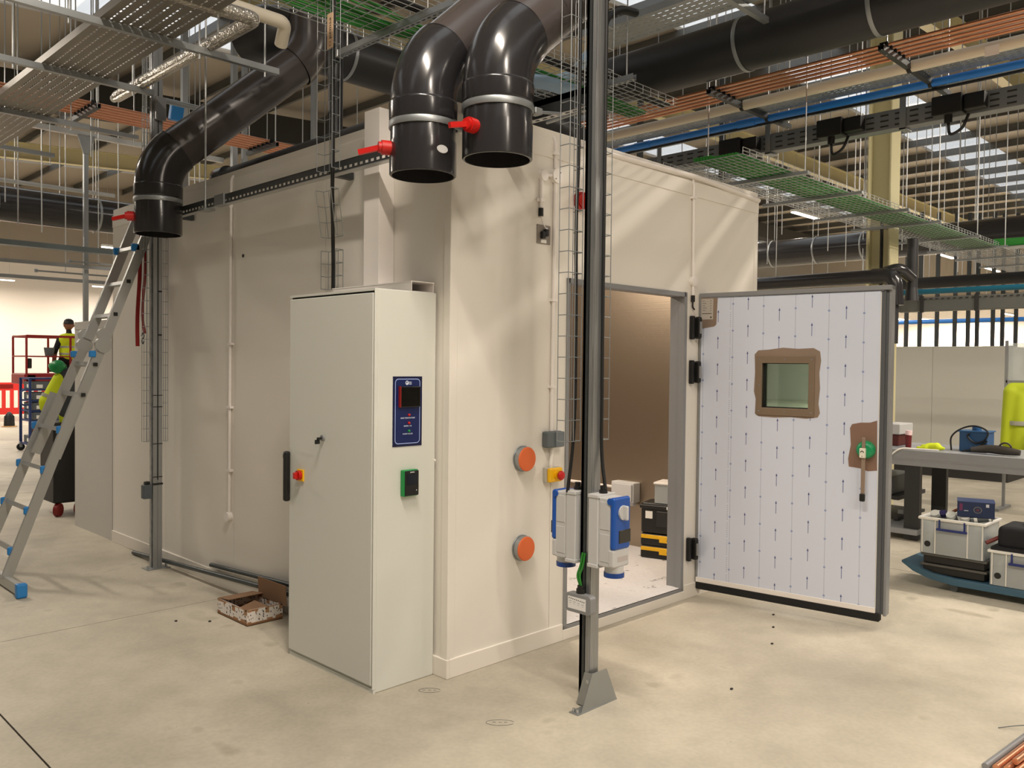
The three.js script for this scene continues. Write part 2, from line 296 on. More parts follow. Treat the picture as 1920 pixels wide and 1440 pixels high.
// ---------------------------------------------------------------- cold room
const RW = 3.13, RD = 4.62, RH = 2.92, TH = 0.09;
const OX0 = 0.914, OX1 = 2.152, OY0 = 0.086, OY1 = 2.13;    // clear doorway in the face z = 0
{
  const t = thing('cold_room', 'cream insulated panel cold room with an open doorway', 'cold room', [RW / 2, 0, -RD / 2]);
  const seam = 0.004;
  // skin panels of the long side (x = 0) and the front (z = 0), one mesh per panel, joints recessed
  const sideZ = [0, -1.16, -2.32, -3.48, -RD];
  for (let i = 0; i < 4; i++) part(t, 'side_panel', [span(0, TH, 0, RH, sideZ[i] - (i ? seam : TH), sideZ[i + 1])], M.panel);
  part(t, 'front_panel', [span(0, 0.778, 0, RH, 0, -TH)], M.panel);
  part(t, 'front_panel', [span(0.782, OX0, 0, OY1, 0, -TH), span(0.782, RW, OY1, RH, 0, -TH), span(OX0, OX1, 0, OY0, 0, -TH)], M.panel);
  part(t, 'front_panel', [span(OX1, RW, 0, OY1, 0, -TH)], M.panel);
  part(t, 'joint_core', [span(0.005, TH - 0.005, 0, RH - 0.01, -TH, -RD), span(TH, 0.9, 0, RH - 0.01, -0.005, -TH + 0.005)], M.panelSeam);
  part(t, 'end_panel', [span(RW - TH, RW, 0, RH, -TH, -RD + TH)], M.panel);
  part(t, 'back_panel', [span(TH, RW, 0, RH, -RD, -RD + TH)], M.panel);
  part(t, 'roof_panel', [span(0.004, RW - 0.004, RH, RH + 0.06, -0.004, -RD)], M.panel);
  // trims
  part(t, 'corner_trim', [rspan(-0.004, 0.05, 0.1, RH, -0.05, 0.004, 0.004), rspan(RW - 0.05, RW + 0.004, 0.1, RH, -0.05, 0.004, 0.004)], M.panel);
  part(t, 'skirting', [rspan(-0.012, 0.01, 0, 0.1, 0.012, -RD, 0.004), rspan(0.0105, OX0 - 0.02, 0, 0.1, -0.01, 0.0115, 0.004), rspan(OX1 + 0.02, RW, 0, 0.1, -0.01, 0.012, 0.004), rspan(OX0 - 0.02, OX1 + 0.02, 0, 0.062, -0.01, 0.012, 0.004)], M.skirt);
  part(t, 'top_trim', [rspan(-0.006, 0.01, RH - 0.1, RH + 0.005, 0.006, -RD, 0.003), rspan(0.0105, RW + 0.006, RH - 0.1, RH + 0.0045, -0.01, 0.0055, 0.003)], M.panel);
  part(t, 'cover_sheet', [sweep(curve([[1.0, RH + 0.02, 0.004], [1.9, RH + 0.028, 0.008], [2.25, RH + 0.035, 0.01], [2.7, RH + 0.02, 0.008], [RW, RH, 0.004]]), 0.02, 8)], M.upvc, false, 'white plastic sheet rolled along the top edge');
  // interior lining
  const i0 = TH + 0.012;
  part(t, 'inner_lining', [span(RW - TH - 0.012, RW - TH, OY0, RH - TH, -TH, -RD + TH), span(TH, RW - TH, OY0, RH - TH, -RD + TH, -RD + TH + 0.012), span(TH, i0, OY0, RH - TH, -TH, -RD + TH)], M.stainless, false, 'brushed stainless steel lining');
  part(t, 'inner_ceiling', [span(TH, RW - TH, RH - TH, RH - TH + 0.01, -TH, -RD + TH)], M.upvc);
  part(t, 'inner_floor', [metreUV(span(TH, RW - TH, 0.002, OY0, -TH, -RD + TH)), metreUV(span(OX0 + 0.01, OX1 - 0.01, OY0 - 0.012, OY0 + 0.001, 0.0, -TH))], M.vinyl, false, 'marbled pale vinyl floor');
  // grey door frame
  const fr = part(t, 'door_frame', [span(OX0 - 0.012, OX0 + 0.016, OY0 - 0.02, OY1 + 0.016, -TH - 0.012, 0.008), span(OX1 - 0.02, OX1 + 0.012, OY0 - 0.02, OY1 + 0.016, -0.04, 0.008),
    span(OX0, OX1, OY1 - 0.014, OY1 + 0.016, -0.04, 0.008), span(OX0 - 0.012, OX1 + 0.012, OY0 - 0.028, OY0 - 0.004, -0.03, 0.008)], M.greyTrim);
  part(fr, 'reveal', [span(OX1 - 0.012, OX1 + 0.006, OY0, OY1, -0.04, -TH - 0.025), span(OX0, OX1, OY1 - 0.01, OY1, -0.04, -TH - 0.03)], M.greyTrim);
  const lp = part(t, 'ceiling_lamp', [rb(1.2, 0.07, 0.14, 0.02, 1.7, RH - TH - 0.035, -1.5)], mat(0xffffff, 0.5, 0, { emissive: 0xffe2c0, emissiveIntensity: 3 }));
  const l = new THREE.RectAreaLight(new THREE.Color(1, 0.86, 0.7), 160, 1.15, 0.12); l.position.set(1.7 - RW / 2, RH - TH - 0.075, -1.5 + RD / 2); l.rotation.x = -PI / 2; t.add(l);
}
// hinges stay on the frame side
for (const [y, label] of [[1.905, 'upper of the two close black door hinges, level with the sticker'], [1.595, 'lower of the two close black door hinges, level with the door window'], [0.35, 'single black door hinge near the floor']]) {
  const t = thing('door_hinge', label, 'hinge', [2.235, y, 0.004], 'cold room door hinges');
  part(t, 'frame_leaf', [rb(0.03, 0.165, 0.03, 0.006, -0.022, 0, 0.015)], M.black, true);
  part(t, 'knuckle', [rb(0.036, 0.155, 0.05, 0.014, 0.028, 0, 0.03)], M.black, true);
  part(t, 'cover_plate', [rb(0.02, 0.085, 0.012, 0.004, 0.02, 0, 0.058)], M.greyTrim, true);
}
// open door leaf
{
  const W = 1.256, turn = Math.atan2(0.159, 1.246) - PI / 2;  // local x runs along the leaf from hinge to free edge
  const film = canvasTex(1024, 1720, (g, w, h) => {
    g.fillStyle = '#dbe2f3'; g.fillRect(0, 0, w, h);
    const px = w / W;
    for (let c = 0; c < 12; c++) {
      const x = (0.03 + c * 0.108) * px;
      if (c % 2) { for (let k = 0; k < 13; k++) { const y = (0.05 + k * 0.184 + (c % 4 === 1 ? 0.1 : 0.02)) * px; g.strokeStyle = '#3d4c86'; g.lineWidth = 2.6; g.beginPath(); g.moveTo(x, y); g.lineTo(x, y + 62); g.stroke(); g.fillStyle = '#3d4c86'; g.beginPath(); g.moveTo(x, y - 8); g.lineTo(x - 5, y + 7); g.lineTo(x + 5, y + 7); g.fill(); } }
      else { g.strokeStyle = '#a9afc4'; g.lineWidth = 2; g.beginPath(); g.moveTo(x, 0); g.lineTo(x, h); g.stroke(); g.fillStyle = '#97a5cf'; for (let k = 0; k < 13; k++) { g.beginPath(); g.arc(x, (0.08 + k * 0.184 + c * 0.011) * px, 6, 0, 7); g.fill(); } }
    }
    g.fillStyle = '#aab0c4'; for (let k = 0; k < 150; k++) if (k % 9) g.fillRect(0.225 * px, 20 + k * 11, 5, 4 + (k * 5) % 5);
  });
  M.film = mat(0xffffff, 0.3, 0.1, { map: film });
  const t = thing('cold_room_door', 'open cold room door wrapped in white film with blue arrows', 'door', [2.318, 0, 0.012], undefined, turn);
  // local axes: x along leaf, y up, z towards the room side away from the camera is negative
  const H0 = 0.075, H1 = 2.15, T = 0.09, fz = 0;             // film face at z = 0, body behind
  const uvFace = (g, x0, x1, y0, y1) => { const p = g.attributes.position, uv = g.attributes.uv; for (let i = 0; i < p.count; i++) uv.setXY(i, p.getX(i) / W, (p.getY(i) - 0.06) / 2.11); return g; };
  const wx0 = 0.46, wx1 = 0.775, wy0 = 1.362, wy1 = 1.664;
  const face = new THREE.Shape([[0.012, 0.14], [W - 0.05, 0.14], [W - 0.05, H1 - 0.025], [0.012, H1 - 0.025]].map((p) => new THREE.Vector2(...p)));
  face.holes.push(new THREE.Path([[wx0, wy0], [wx1, wy0], [wx1, wy1], [wx0, wy1]].map((p) => new THREE.Vector2(...p))));
  const side = 1;                                            // +z faces the camera
  part(t, 'inner_film', [uvFace(ext(face, 0.006).translate(0, 0, fz - 0.006))], M.film, true, 'white protective film printed with arrows');
  part(t, 'leaf_core', [span(0.005, wx0, 0.1, H1 - 0.02, -T, -0.007), span(wx1, W - 0.045, 0.1, H1 - 0.02, -T, -0.007), span(wx0, wx1, 0.1, wy0, -T, -0.007), span(wx0, wx1, wy1, H1 - 0.02, -T, -0.007)], M.panel, true);
  part(t, 'edge_frame', [rspan(-0.004, W + 0.012, H1 - 0.03, H1, -T - 0.012, 0.004, 0.004), rspan(W - 0.006, W + 0.012, 0.09, H1, -T - 0.012, -0.02, 0.004), rspan(-0.004, 0.01, 0.1, H1, -T, 0.002, 0.003)], M.greyTrim, true);
  part(t, 'edge_gasket', [span(W - 0.045, W - 0.02, 0.1, H1 - 0.03, -0.06, -0.006), span(W - 0.02, W - 0.006, 0.1, H1 - 0.03, -0.06, -0.02), span(0.0, W - 0.03, H1 - 0.038, H1 - 0.03, -0.02, 0.0)], M.darkTrim, true);
  part(t, 'bottom_strip', [rspan(0, W - 0.045, 0.106, 0.14, -0.01, 0.006, 0.003)], M.upvc, true, 'white strip along the foot');
  part(t, 'bottom_seal', [rspan(0, W - 0.02, 0.055, 0.108, -0.05, 0.008, 0.008)], M.rubber, true, 'black rubber sweep');
  // window
  const wf = new THREE.Shape([[wx0 - 0.035, wy0 - 0.045], [wx1 + 0.035, wy0 - 0.045], [wx1 + 0.035, wy1 + 0.045], [wx0 - 0.035, wy1 + 0.045]].map((p) => new THREE.Vector2(...p)));
  wf.holes.push(new THREE.Path([[wx0, wy0], [wx1, wy0], [wx1, wy1], [wx0, wy1]].map((p) => new THREE.Vector2(...p))));
  const torn = [[0.405, 1.72], [0.43, 1.748], [0.5, 1.752], [0.6, 1.765], [0.7, 1.757], [0.8, 1.762], [0.842, 1.74], [0.85, 1.68], [0.84, 1.6], [0.846, 1.5], [0.838, 1.4], [0.848, 1.34], [0.835, 1.312], [0.76, 1.3], [0.66, 1.306], [0.55, 1.298], [0.44, 1.302], [0.414, 1.32], [0.418, 1.42], [0.404, 1.47], [0.41, 1.6]];
  const ts = new THREE.Shape(torn.map((p) => new THREE.Vector2(...p))); ts.holes.push(new THREE.Path([[wx0, wy0], [wx1, wy0], [wx1, wy1], [wx0, wy1]].map((p) => new THREE.Vector2(...p))));
  const w = part(t, 'window_surround', [ext(ts, 0.0015)], M.brown, true, 'bare brushed steel where film was torn back');
  const frm = part(t, 'window_frame', [ext(wf, 0.008, 0.002).translate(0, 0, 0.002), span(wx0 - 0.004, wx0, wy0, wy1, -T, 0.004), span(wx1, wx1 + 0.004, wy0, wy1, -T, 0.004), span(wx0, wx1, wy0 - 0.004, wy0, -T, 0.004), span(wx0, wx1, wy1, wy1 + 0.004, -T, 0.004)], mat(0xa08d7a, 0.38, 0.7), true);
  part(frm, 'gasket', [span(wx0, wx0 + 0.006, wy0, wy1, -0.06, -0.03), span(wx1 - 0.006, wx1, wy0, wy1, -0.06, -0.03), span(wx0, wx1, wy1 - 0.006, wy1, -0.06, -0.03), span(wx0, wx1, wy0, wy0 + 0.006, -0.06, -0.03)], M.black, true);
  for (const [x, y] of [[0, 0], [0.5, 0], [1, 0], [0, 1], [0.5, 1], [1, 1], [0, 0.5], [1, 0.5]]) part(frm, 'screw', [cyl([wx0 - 0.018 + x * 0.351, wy0 - 0.022 + y * 0.346, 0.011], [wx0 - 0.018 + x * 0.351, wy0 - 0.022 + y * 0.346, 0.014], 0.005, 8)], M.greyTrim, true);
  part(t, 'window_pane', [span(wx0, wx1, wy0, wy1, -0.044, -0.04), span(wx0, wx1, wy0, wy1, -0.08, -0.076)], M.glass, true);
  // sticker patch
  part(t, 'torn_patch', [plate([[0.005, 1.9], [0.11, 1.915], [0.125, 1.93], [0.132, 2.115], [0.005, 2.12]], 0.0015)], M.brown, true);
  const rating = canvasTex(256, 360, (g, W2, H2) => {
    g.fillStyle = '#b9b2a8'; g.fillRect(0, 0, W2, H2); g.fillStyle = '#56504a';
    for (let r = 0; r < 5; r++) { g.fillRect(20, 30 + r * 42, 50 + (r * 37) % 60, 7); g.fillRect(190, 30 + r * 42, 34, 7); g.fillRect(20, 48 + r * 42, 200, 2); }
    g.fillRect(14, 250, 210, 14); g.beginPath(); g.moveTo(210, 300); g.lineTo(232, 322); g.lineTo(210, 344); g.lineTo(188, 322); g.fill();
  });
  part(t, 'rating_label', [span(0.012, 0.1, 1.965, 2.11, 0.0016, 0.003)], mat(0xffffff, 0.6, 0, { map: rating }), true);
  // handle
  part(t, 'handle_patch', [plate([[1.05, 1.28], [1.1, 1.292], [1.16, 1.295], [1.2, 1.31], [1.205, 0.998], [1.15, 0.99], [1.1, 1.005], [1.035, 1.01], [1.03, 1.06], [1.045, 1.15], [1.038, 1.255]], 0.0015)], mat(0x8d7060, 0.55, 0.3), true, 'bare brown steel round the handle');
  const hd = part(t, 'release_handle', [lathe([[0, 0.05], [0.03, 0.05], [0.045, 0.044], [0.054, 0.03], [0.056, 0]], 28).rotateX(PI / 2).translate(1.14, 1.125, 0.002)], mat(0x13905a, 0.35), true, 'green round escape release');
  part(hd, 'handle_block', [rb(0.034, 0.06, 0.03, 0.004, 1.135, 1.108, 0.065)], mat(0xe6e3d2, 0.45), true);
  part(hd, 'handle_symbol', [new THREE.TorusGeometry(0.009, 0.0022, 6, 12, PI).translate(1.135, 1.112, 0.081), cyl([1.135, 1.088, 0.08], [1.135, 1.088, 0.082], 0.002, 8)], M.black, true);
  part(hd, 'lever', [rb(0.024, 0.27, 0.01, 0.004, 1.138, 0.98, 0.06), rb(0.02, 0.08, 0.014, 0.004, 1.138, 1.165, 0.058)], M.brown, true);
  part(hd, 'lever_grip', [rb(0.032, 0.05, 0.026, 0.008, 1.136, 0.83, 0.06)], M.black, true);
}
// ---------------------------------------------------------------- control cabinet
{
  const x0 = -0.404, z0 = -0.888, z1 = -0.095, H = 2.0;
  const t = thing('control_cabinet', 'tall light grey control cabinet with a blue display panel', 'cabinet', [-0.202, 0, (z0 + z1) / 2]);
  part(t, 'body', [rspan(x0 + 0.022, -0.013, 0, H, z0, z1, 0.006)], M.cabinet);
  part(t, 'plinth', [span(x0 + 0.008, x0 + 0.022, 0, 0.022, z0 + 0.002, z1 - 0.002), span(x0 + 0.014, x0 + 0.022, 0.022, 0.04, z0 + 0.004, z1 - 0.004)], M.cabinet);
  const d = part(t, 'door', [rspan(x0, x0 + 0.018, 0.036, H - 0.022, z0 + 0.004, z1 - 0.014, 0.004)], M.cabinet);
  part(t, 'door_edge', [span(x0 + 0.002, x0 + 0.022, H - 0.012, H, z0 + 0.002, z1 - 0.002), rspan(x0 + 0.002, x0 + 0.022, 0.02, H, z1 - 0.006, z1, 0.002)], M.cabinet);
  part(t, 'door_gap_shade', [span(x0 + 0.0182, x0 + 0.0222, 0.028, H - 0.013, z0 + 0.001, z1 - 0.0062)], M.rubber);  // dark sheet behind the door paints the shade in its edge gaps
  part(d, 'swing_handle', [rspan(x0 - 0.034, x0, 0.862, 1.14, z0 - 0.012, z0 + 0.022, 0.012), rspan(x0 - 0.036, x0 - 0.03, 1.1, 1.125, z0 - 0.004, z0 + 0.014, 0.002)], M.black, false, 'long black swing handle');
  part(d, 'isolator_plate', [rspan(x0 - 0.01, x0, 0.985, 1.05, -0.79, -0.725, 0.004)], M.yellow);
  part(d, 'isolator_switch', [cyl([x0 - 0.01, 1.018, -0.757], [x0 - 0.028, 1.018, -0.757], 0.026, 20), rspan(x0 - 0.048, x0 - 0.028, 1.0, 1.036, -0.768, -0.746, 0.004)], M.red, false, 'red rotary isolator');
  part(d, 'key_lock', [cyl([x0, 1.236, -0.54], [x0 - 0.012, 1.236, -0.54], 0.016, 16)], M.greyTrim);
  part(d, 'key', [rspan(x0 - 0.04, x0 - 0.012, 1.228, 1.24, -0.545, -0.535, 0.002), rspan(x0 - 0.05, x0 - 0.02, 1.205, 1.228, -0.548, -0.542, 0.003)], M.black);
  // display panel on the side that faces the aisle
  const disp = canvasTex(256, 480, (g, w, h) => {
    g.fillStyle = '#0a1440'; g.fillRect(0, 0, w, h); g.fillStyle = '#0f2058'; g.fillRect(22, 20, w - 44, h - 42);
    g.strokeStyle = '#9fb2e6'; g.lineWidth = 6; g.beginPath(); g.roundRect(20, 18, w - 40, h - 38, 26); g.stroke();
    g.strokeStyle = '#dfe6f4'; g.lineWidth = 6; g.beginPath(); g.arc(122, 44, 12, 0, 7); g.stroke(); g.fillStyle = '#dfe6f4'; g.beginPath(); g.moveTo(112, 52); g.lineTo(126, 38); g.lineTo(134, 52); g.fill();
    g.font = 'bold 17px sans-serif'; g.fillText('ms', 138, 46); g.fillRect(138, 50, 24, 5);
    g.font = 'bold 13px sans-serif'; g.textAlign = 'center'; g.fillText('HIGH TEMPERATURE', 130, 290); g.fillText('MAINS  ON', 130, 345); g.fillText('PLANT FAILED', 130, 399);
  });
  const p = part(t, 'display_panel', [span(-0.291, -0.106, 1.214, 1.567, z1, z1 + 0.003)], mat(0xffffff, 0.35, 0, { map: disp }), false, 'dark blue display panel with white outline');
  part(p, 'display_screen', [rspan(-0.252, -0.128, 1.412, 1.517, z1 + 0.003, z1 + 0.018, 0.004)], mat(0x060607, 0.15));
  part(p, 'screen_edge', [span(-0.2565, -0.2515, 1.412, 1.518, z1 + 0.003, z1 + 0.019)], mat(0x8e1d18, 0.4));
  for (const [y, m] of [[1.372, M.red], [1.331, M.red], [1.291, M.green]]) part(p, 'indicator_lamp', [lathe([[0, 0.01], [0.0045, 0.009], [0.0065, 0.005], [0.007, 0]], 16).rotateX(PI / 2).translate(-0.19, y, z1 + 0.003)], m);
  const q = part(t, 'drive_keypad', [rspan(-0.24, -0.146, 0.962, 1.096, z1, z1 + 0.03, 0.006)], mat(0x0e8c43, 0.4), false, 'green edged black keypad');
  part(q, 'keypad_face', [rspan(-0.235, -0.148, 0.966, 1.092, z1 + 0.028, z1 + 0.036, 0.004)], M.black);
  part(q, 'keypad_screen', [span(-0.225, -0.158, 1.022, 1.075, z1 + 0.036, z1 + 0.037)], mat(0x20242a, 0.15));
  part(q, 'keypad_marks', [span(-0.205, -0.178, 1.082, 1.087, z1 + 0.036, z1 + 0.037), cyl([-0.164, 0.992, z1 + 0.036], [-0.164, 0.992, z1 + 0.038], 0.003, 10)], M.greyBox);
  part(t, 'side_button', [cyl([-0.016, 1.13, z1], [-0.016, 1.13, z1 + 0.004], 0.006, 12)], M.white);
  // open trunking lying on the roof
  const a = thing('cable_trunking', 'open ended white trunking lying on the grey cabinet', 'trunking', [-0.1, H, -0.45]);
  const prof = [[-0.165, 0], [-0.02, 0], [-0.02, 0.05], [-0.023, 0.05], [-0.023, 0.003], [-0.162, 0.003], [-0.162, 0.05], [-0.165, 0.05]];
  part(a, 'channel', [plate(prof, 0.72).translate(0, H, -0.83)], M.upvc);
  part(a, 'lid', [span(-0.168, -0.017, H + 0.05, H + 0.054, -0.83, -0.11)], M.upvc);
  const b = thing('cable_trunking', 'upright white trunking rising from the cabinet past the wall top', 'trunking', [-0.06, H + 0.054, -0.545]);
  part(b, 'channel', [span(-0.1, -0.002, H + 0.055, 3.02, -0.612, -0.478)], M.upvc); part(b, 'lid', [rspan(-0.106, -0.1, H + 0.055, 3.02, -0.615, -0.475, 0.002)], M.upvc);
}
// ---------------------------------------------------------------- fittings on the front of the cold room
const conduit = (pts, r = 0.0105) => sweep(fillet(pts, 0.04), r, 10);
{
  const cw = M.upvc;
  let t = thing('conduit', 'white conduit dropping past the round junction box to the grey switch', 'conduit', [0.775, 1.25, 0.014]);
  part(t, 'tube', [conduit([[0.768, 1.25, 0.014], [0.778, RH - 0.02, 0.014], [0.78, RH + 0.03, 0.0], [0.78, RH + 0.02, -0.1]])], cw);
  part(t, 'round_box', [cyl([0.782, 2.72, 0], [0.782, 2.72, 0.032], 0.042, 28)], cw);
  for (const [dx, dy] of [[0.02, 0.02], [-0.02, -0.02]]) part(t, 'box_screw', [cyl([0.782 + dx, 2.72 + dy, 0.032], [0.782 + dx, 2.72 + dy, 0.034], 0.004, 8)], M.greyDark);
  part(t, 'branch', [conduit([[0.782, 2.72, 0.014], [0.668, 2.712, 0.014], [0.66, 2.69, 0.014], [0.659, 2.52, 0.014]]), cyl([0.672, 2.705, 0], [0.672, 2.705, 0.03], 0.03, 24)], cw);
  part(t, 'gland', [cyl([0.659, 2.475, 0.014], [0.659, 2.52, 0.014], 0.014, 12)], M.black);
  for (const g of [cyl([0.64, 2.565, 0.004], [0.64, 2.565, 0.01], 0.011, 14), span(0.645, 0.676, 2.556, 2.574, 0, 0.026), span(0.752, 0.795, 2.84, 2.856, 0, 0.027), span(0.752, 0.795, 2.0, 2.014, 0, 0.027), span(0.748, 0.792, 1.5, 1.514, 0, 0.027)]) part(t, 'saddle_clip', [g], cw);
  part(t, 'flex_wire', [sweep(curve([[0.66, 2.475, 0.014], [0.68, 2.43, 0.016], [0.705, 2.4, 0.02]], 10), 0.003, 6)], cw);
  t = thing('entry_plate', 'small grey cable entry plate with two black glands on cold room', 'plate', [0.694, 2.376, 0]);
  part(t, 'backplate', [rspan(0.638, 0.75, 2.322, 2.43, 0, 0.006, 0.003)], mat(0x8d857c, 0.45, 0.3));
  for (const [x, y] of [[0.675, 2.37], [0.7, 2.385]]) part(t, 'gland', [rspan(x - 0.013, x + 0.013, y - 0.02, y + 0.02, 0.006, 0.03, 0.005)], M.black);
  part(t, 'plate_label', [span(0.67, 0.715, 2.327, 2.346, 0.006, 0.007)], M.paper); part(t, 'wire_boss', [cyl([0.705, 2.405, 0.006], [0.705, 2.405, 0.018], 0.01, 12)], cw);
  t = thing('conduit', 'short white conduit above the red sounder', 'conduit', [0.99, 2.65, 0.014]);
  part(t, 'tube', [conduit([[0.99, 2.66, 0.014], [0.988, RH - 0.02, 0.014], [0.988, RH + 0.025, 0], [0.988, RH + 0.02, -0.1]])], cw);
  part(t, 'saddle_clip', [span(0.965, 1.006, 2.85, 2.866, 0, 0.027)], cw);
  t = thing('alarm_sounder', 'round red alarm sounder on the cold room front', 'sounder', [1.0, 2.61, 0]);
  part(t, 'base', [lathe([[0, 0], [0.05, 0], [0.052, 0.03], [0.046, 0.034]], 28).rotateX(PI / 2).translate(1.0, 2.61, 0)], M.red);
  part(t, 'horn', [lathe([[0.03, 0.03], [0.044, 0.034], [0.046, 0.05], [0.041, 0.056], [0.044, 0.075], [0.03, 0.085], [0, 0.086]], 28).rotateX(PI / 2).translate(1.0, 2.61, 0)], M.red);
  t = thing('conduit', 'white conduit beside the door head ending in a round box', 'conduit', [2.222, 2.1, 0.014]);
  part(t, 'tube', [conduit([[2.222, 2.2, 0.014], [2.214, RH - 0.03, 0.014], [2.214, RH + 0.03, 0.0], [2.214, RH + 0.03, -0.1]])], cw);
  part(t, 'round_box', [cyl([2.225, 2.228, 0], [2.225, 2.228, 0.03], 0.034, 24)], cw); part(t, 'stub', [cyl([2.224, 2.13, 0.014], [2.224, 2.2, 0.014], 0.0105)], cw);
  part(t, 'gland', [cyl([2.223, 2.085, 0.014], [2.223, 2.13, 0.014], 0.014, 12)], M.black); part(t, 'cable', [sweep(curve([[2.223, 2.085, 0.014], [2.222, 2.05, 0.014], [2.235, 2.03, 0.02]], 8), 0.006, 8)], M.cableBlack);
  part(t, 'saddle_clip', [span(2.19, 2.235, 2.8, 2.816, 0, 0.027)], cw);
  t = thing('rotary_switch', 'grey weatherproof switch box above the emergency stop', 'switch', [0.765, 1.205, 0]);
  part(t, 'body', [rspan(0.7, 0.832, 1.157, 1.252, 0, 0.05, 0.012)], M.greyDark); part(t, 'flap', [rspan(0.762, 0.834, 1.16, 1.25, 0.045, 0.062, 0.008)], mat(0x6c7478, 0.45));
  t = thing('emergency_stop', 'yellow emergency stop box with red button', 'stop button', [0.775, 1.0, 0]);
  part(t, 'back_box', [rspan(0.712, 0.83, 0.957, 1.043, 0, 0.03, 0.006)], mat(0xb9b4a8, 0.5)); part(t, 'cover', [rspan(0.714, 0.828, 0.959, 1.041, 0.03, 0.055, 0.01)], M.yellow);
  part(t, 'collar', [cyl([0.775, 1.0, 0.055], [0.775, 1.0, 0.07], 0.026, 24)], M.yellow); part(t, 'button', [lathe([[0.012, 0.066], [0.013, 0.08], [0.027, 0.084], [0.027, 0.092], [0.02, 0.1], [0, 0.102]], 24).rotateX(PI / 2).translate(0.775, 1.0, 0)], M.red);
  part(t, 'feed_cable', [sweep(curve([[0.772, 1.157, 0.02], [0.768, 1.11, 0.018], [0.758, 1.06, 0.02], [0.76, 1.04, 0.02]], 12), 0.011, 8)], M.cableWhite);
  for (const [y, label] of [[1.106, 'round orange cap on a steel pipe stub, level with the emergency stop'], [0.604, 'round orange cap on a steel pipe stub, lower of the two']]) {
    const c = thing('capped_stub', label, 'capped pipe', [0.542, y, 0], 'orange capped pipe stubs');
    part(c, 'steel_stub', [cyl([0.542, y, 0], [0.542, y, 0.038], 0.069, 36), ring([0.542, y, 0.003], 'z', 0.068, 0.006, 0.006)], M.galvPlain);
    part(c, 'orange_disc', [lathe([[0, 0.046], [0.062, 0.046], [0.067, 0.042], [0.068, 0.036]], 36).rotateX(PI / 2).translate(0.542, y, 0)], M.orange);
  }
  // long side
  t = thing('conduit', 'white conduit running down the long cold room side to a round box', 'conduit', [-0.014, 0.49, -2.36]);
  part(t, 'tube', [conduit([[-0.014, 0.53, -2.368], [-0.014, RH - 0.02, -2.353], [0, RH + 0.03, -2.353], [0.1, RH + 0.02, -2.353]])], cw);
  part(t, 'round_box', [cyl([0, 0.526, -2.374], [-0.034, 0.526, -2.374], 0.034, 24)], cw); part(t, 'coupling', [cyl([-0.014, 2.72, -2.355], [-0.014, 2.8, -2.355], 0.016, 12)], cw);
  for (const g of [span(-0.027, 0, 1.75, 1.766, -2.385, -2.33), span(-0.027, 0, 0.85, 0.866, -2.39, -2.335), span(-0.027, 0, 1.3, 1.316, -2.39, -2.335)]) part(t, 'saddle_clip', [g], cw);
  single('drilled_plug', 'small black plug in the long cold room side', 'plug', [cyl([0.002, 2.37, -2.2], [-0.004, 2.37, -2.2], 0.012, 14)], M.black);
}
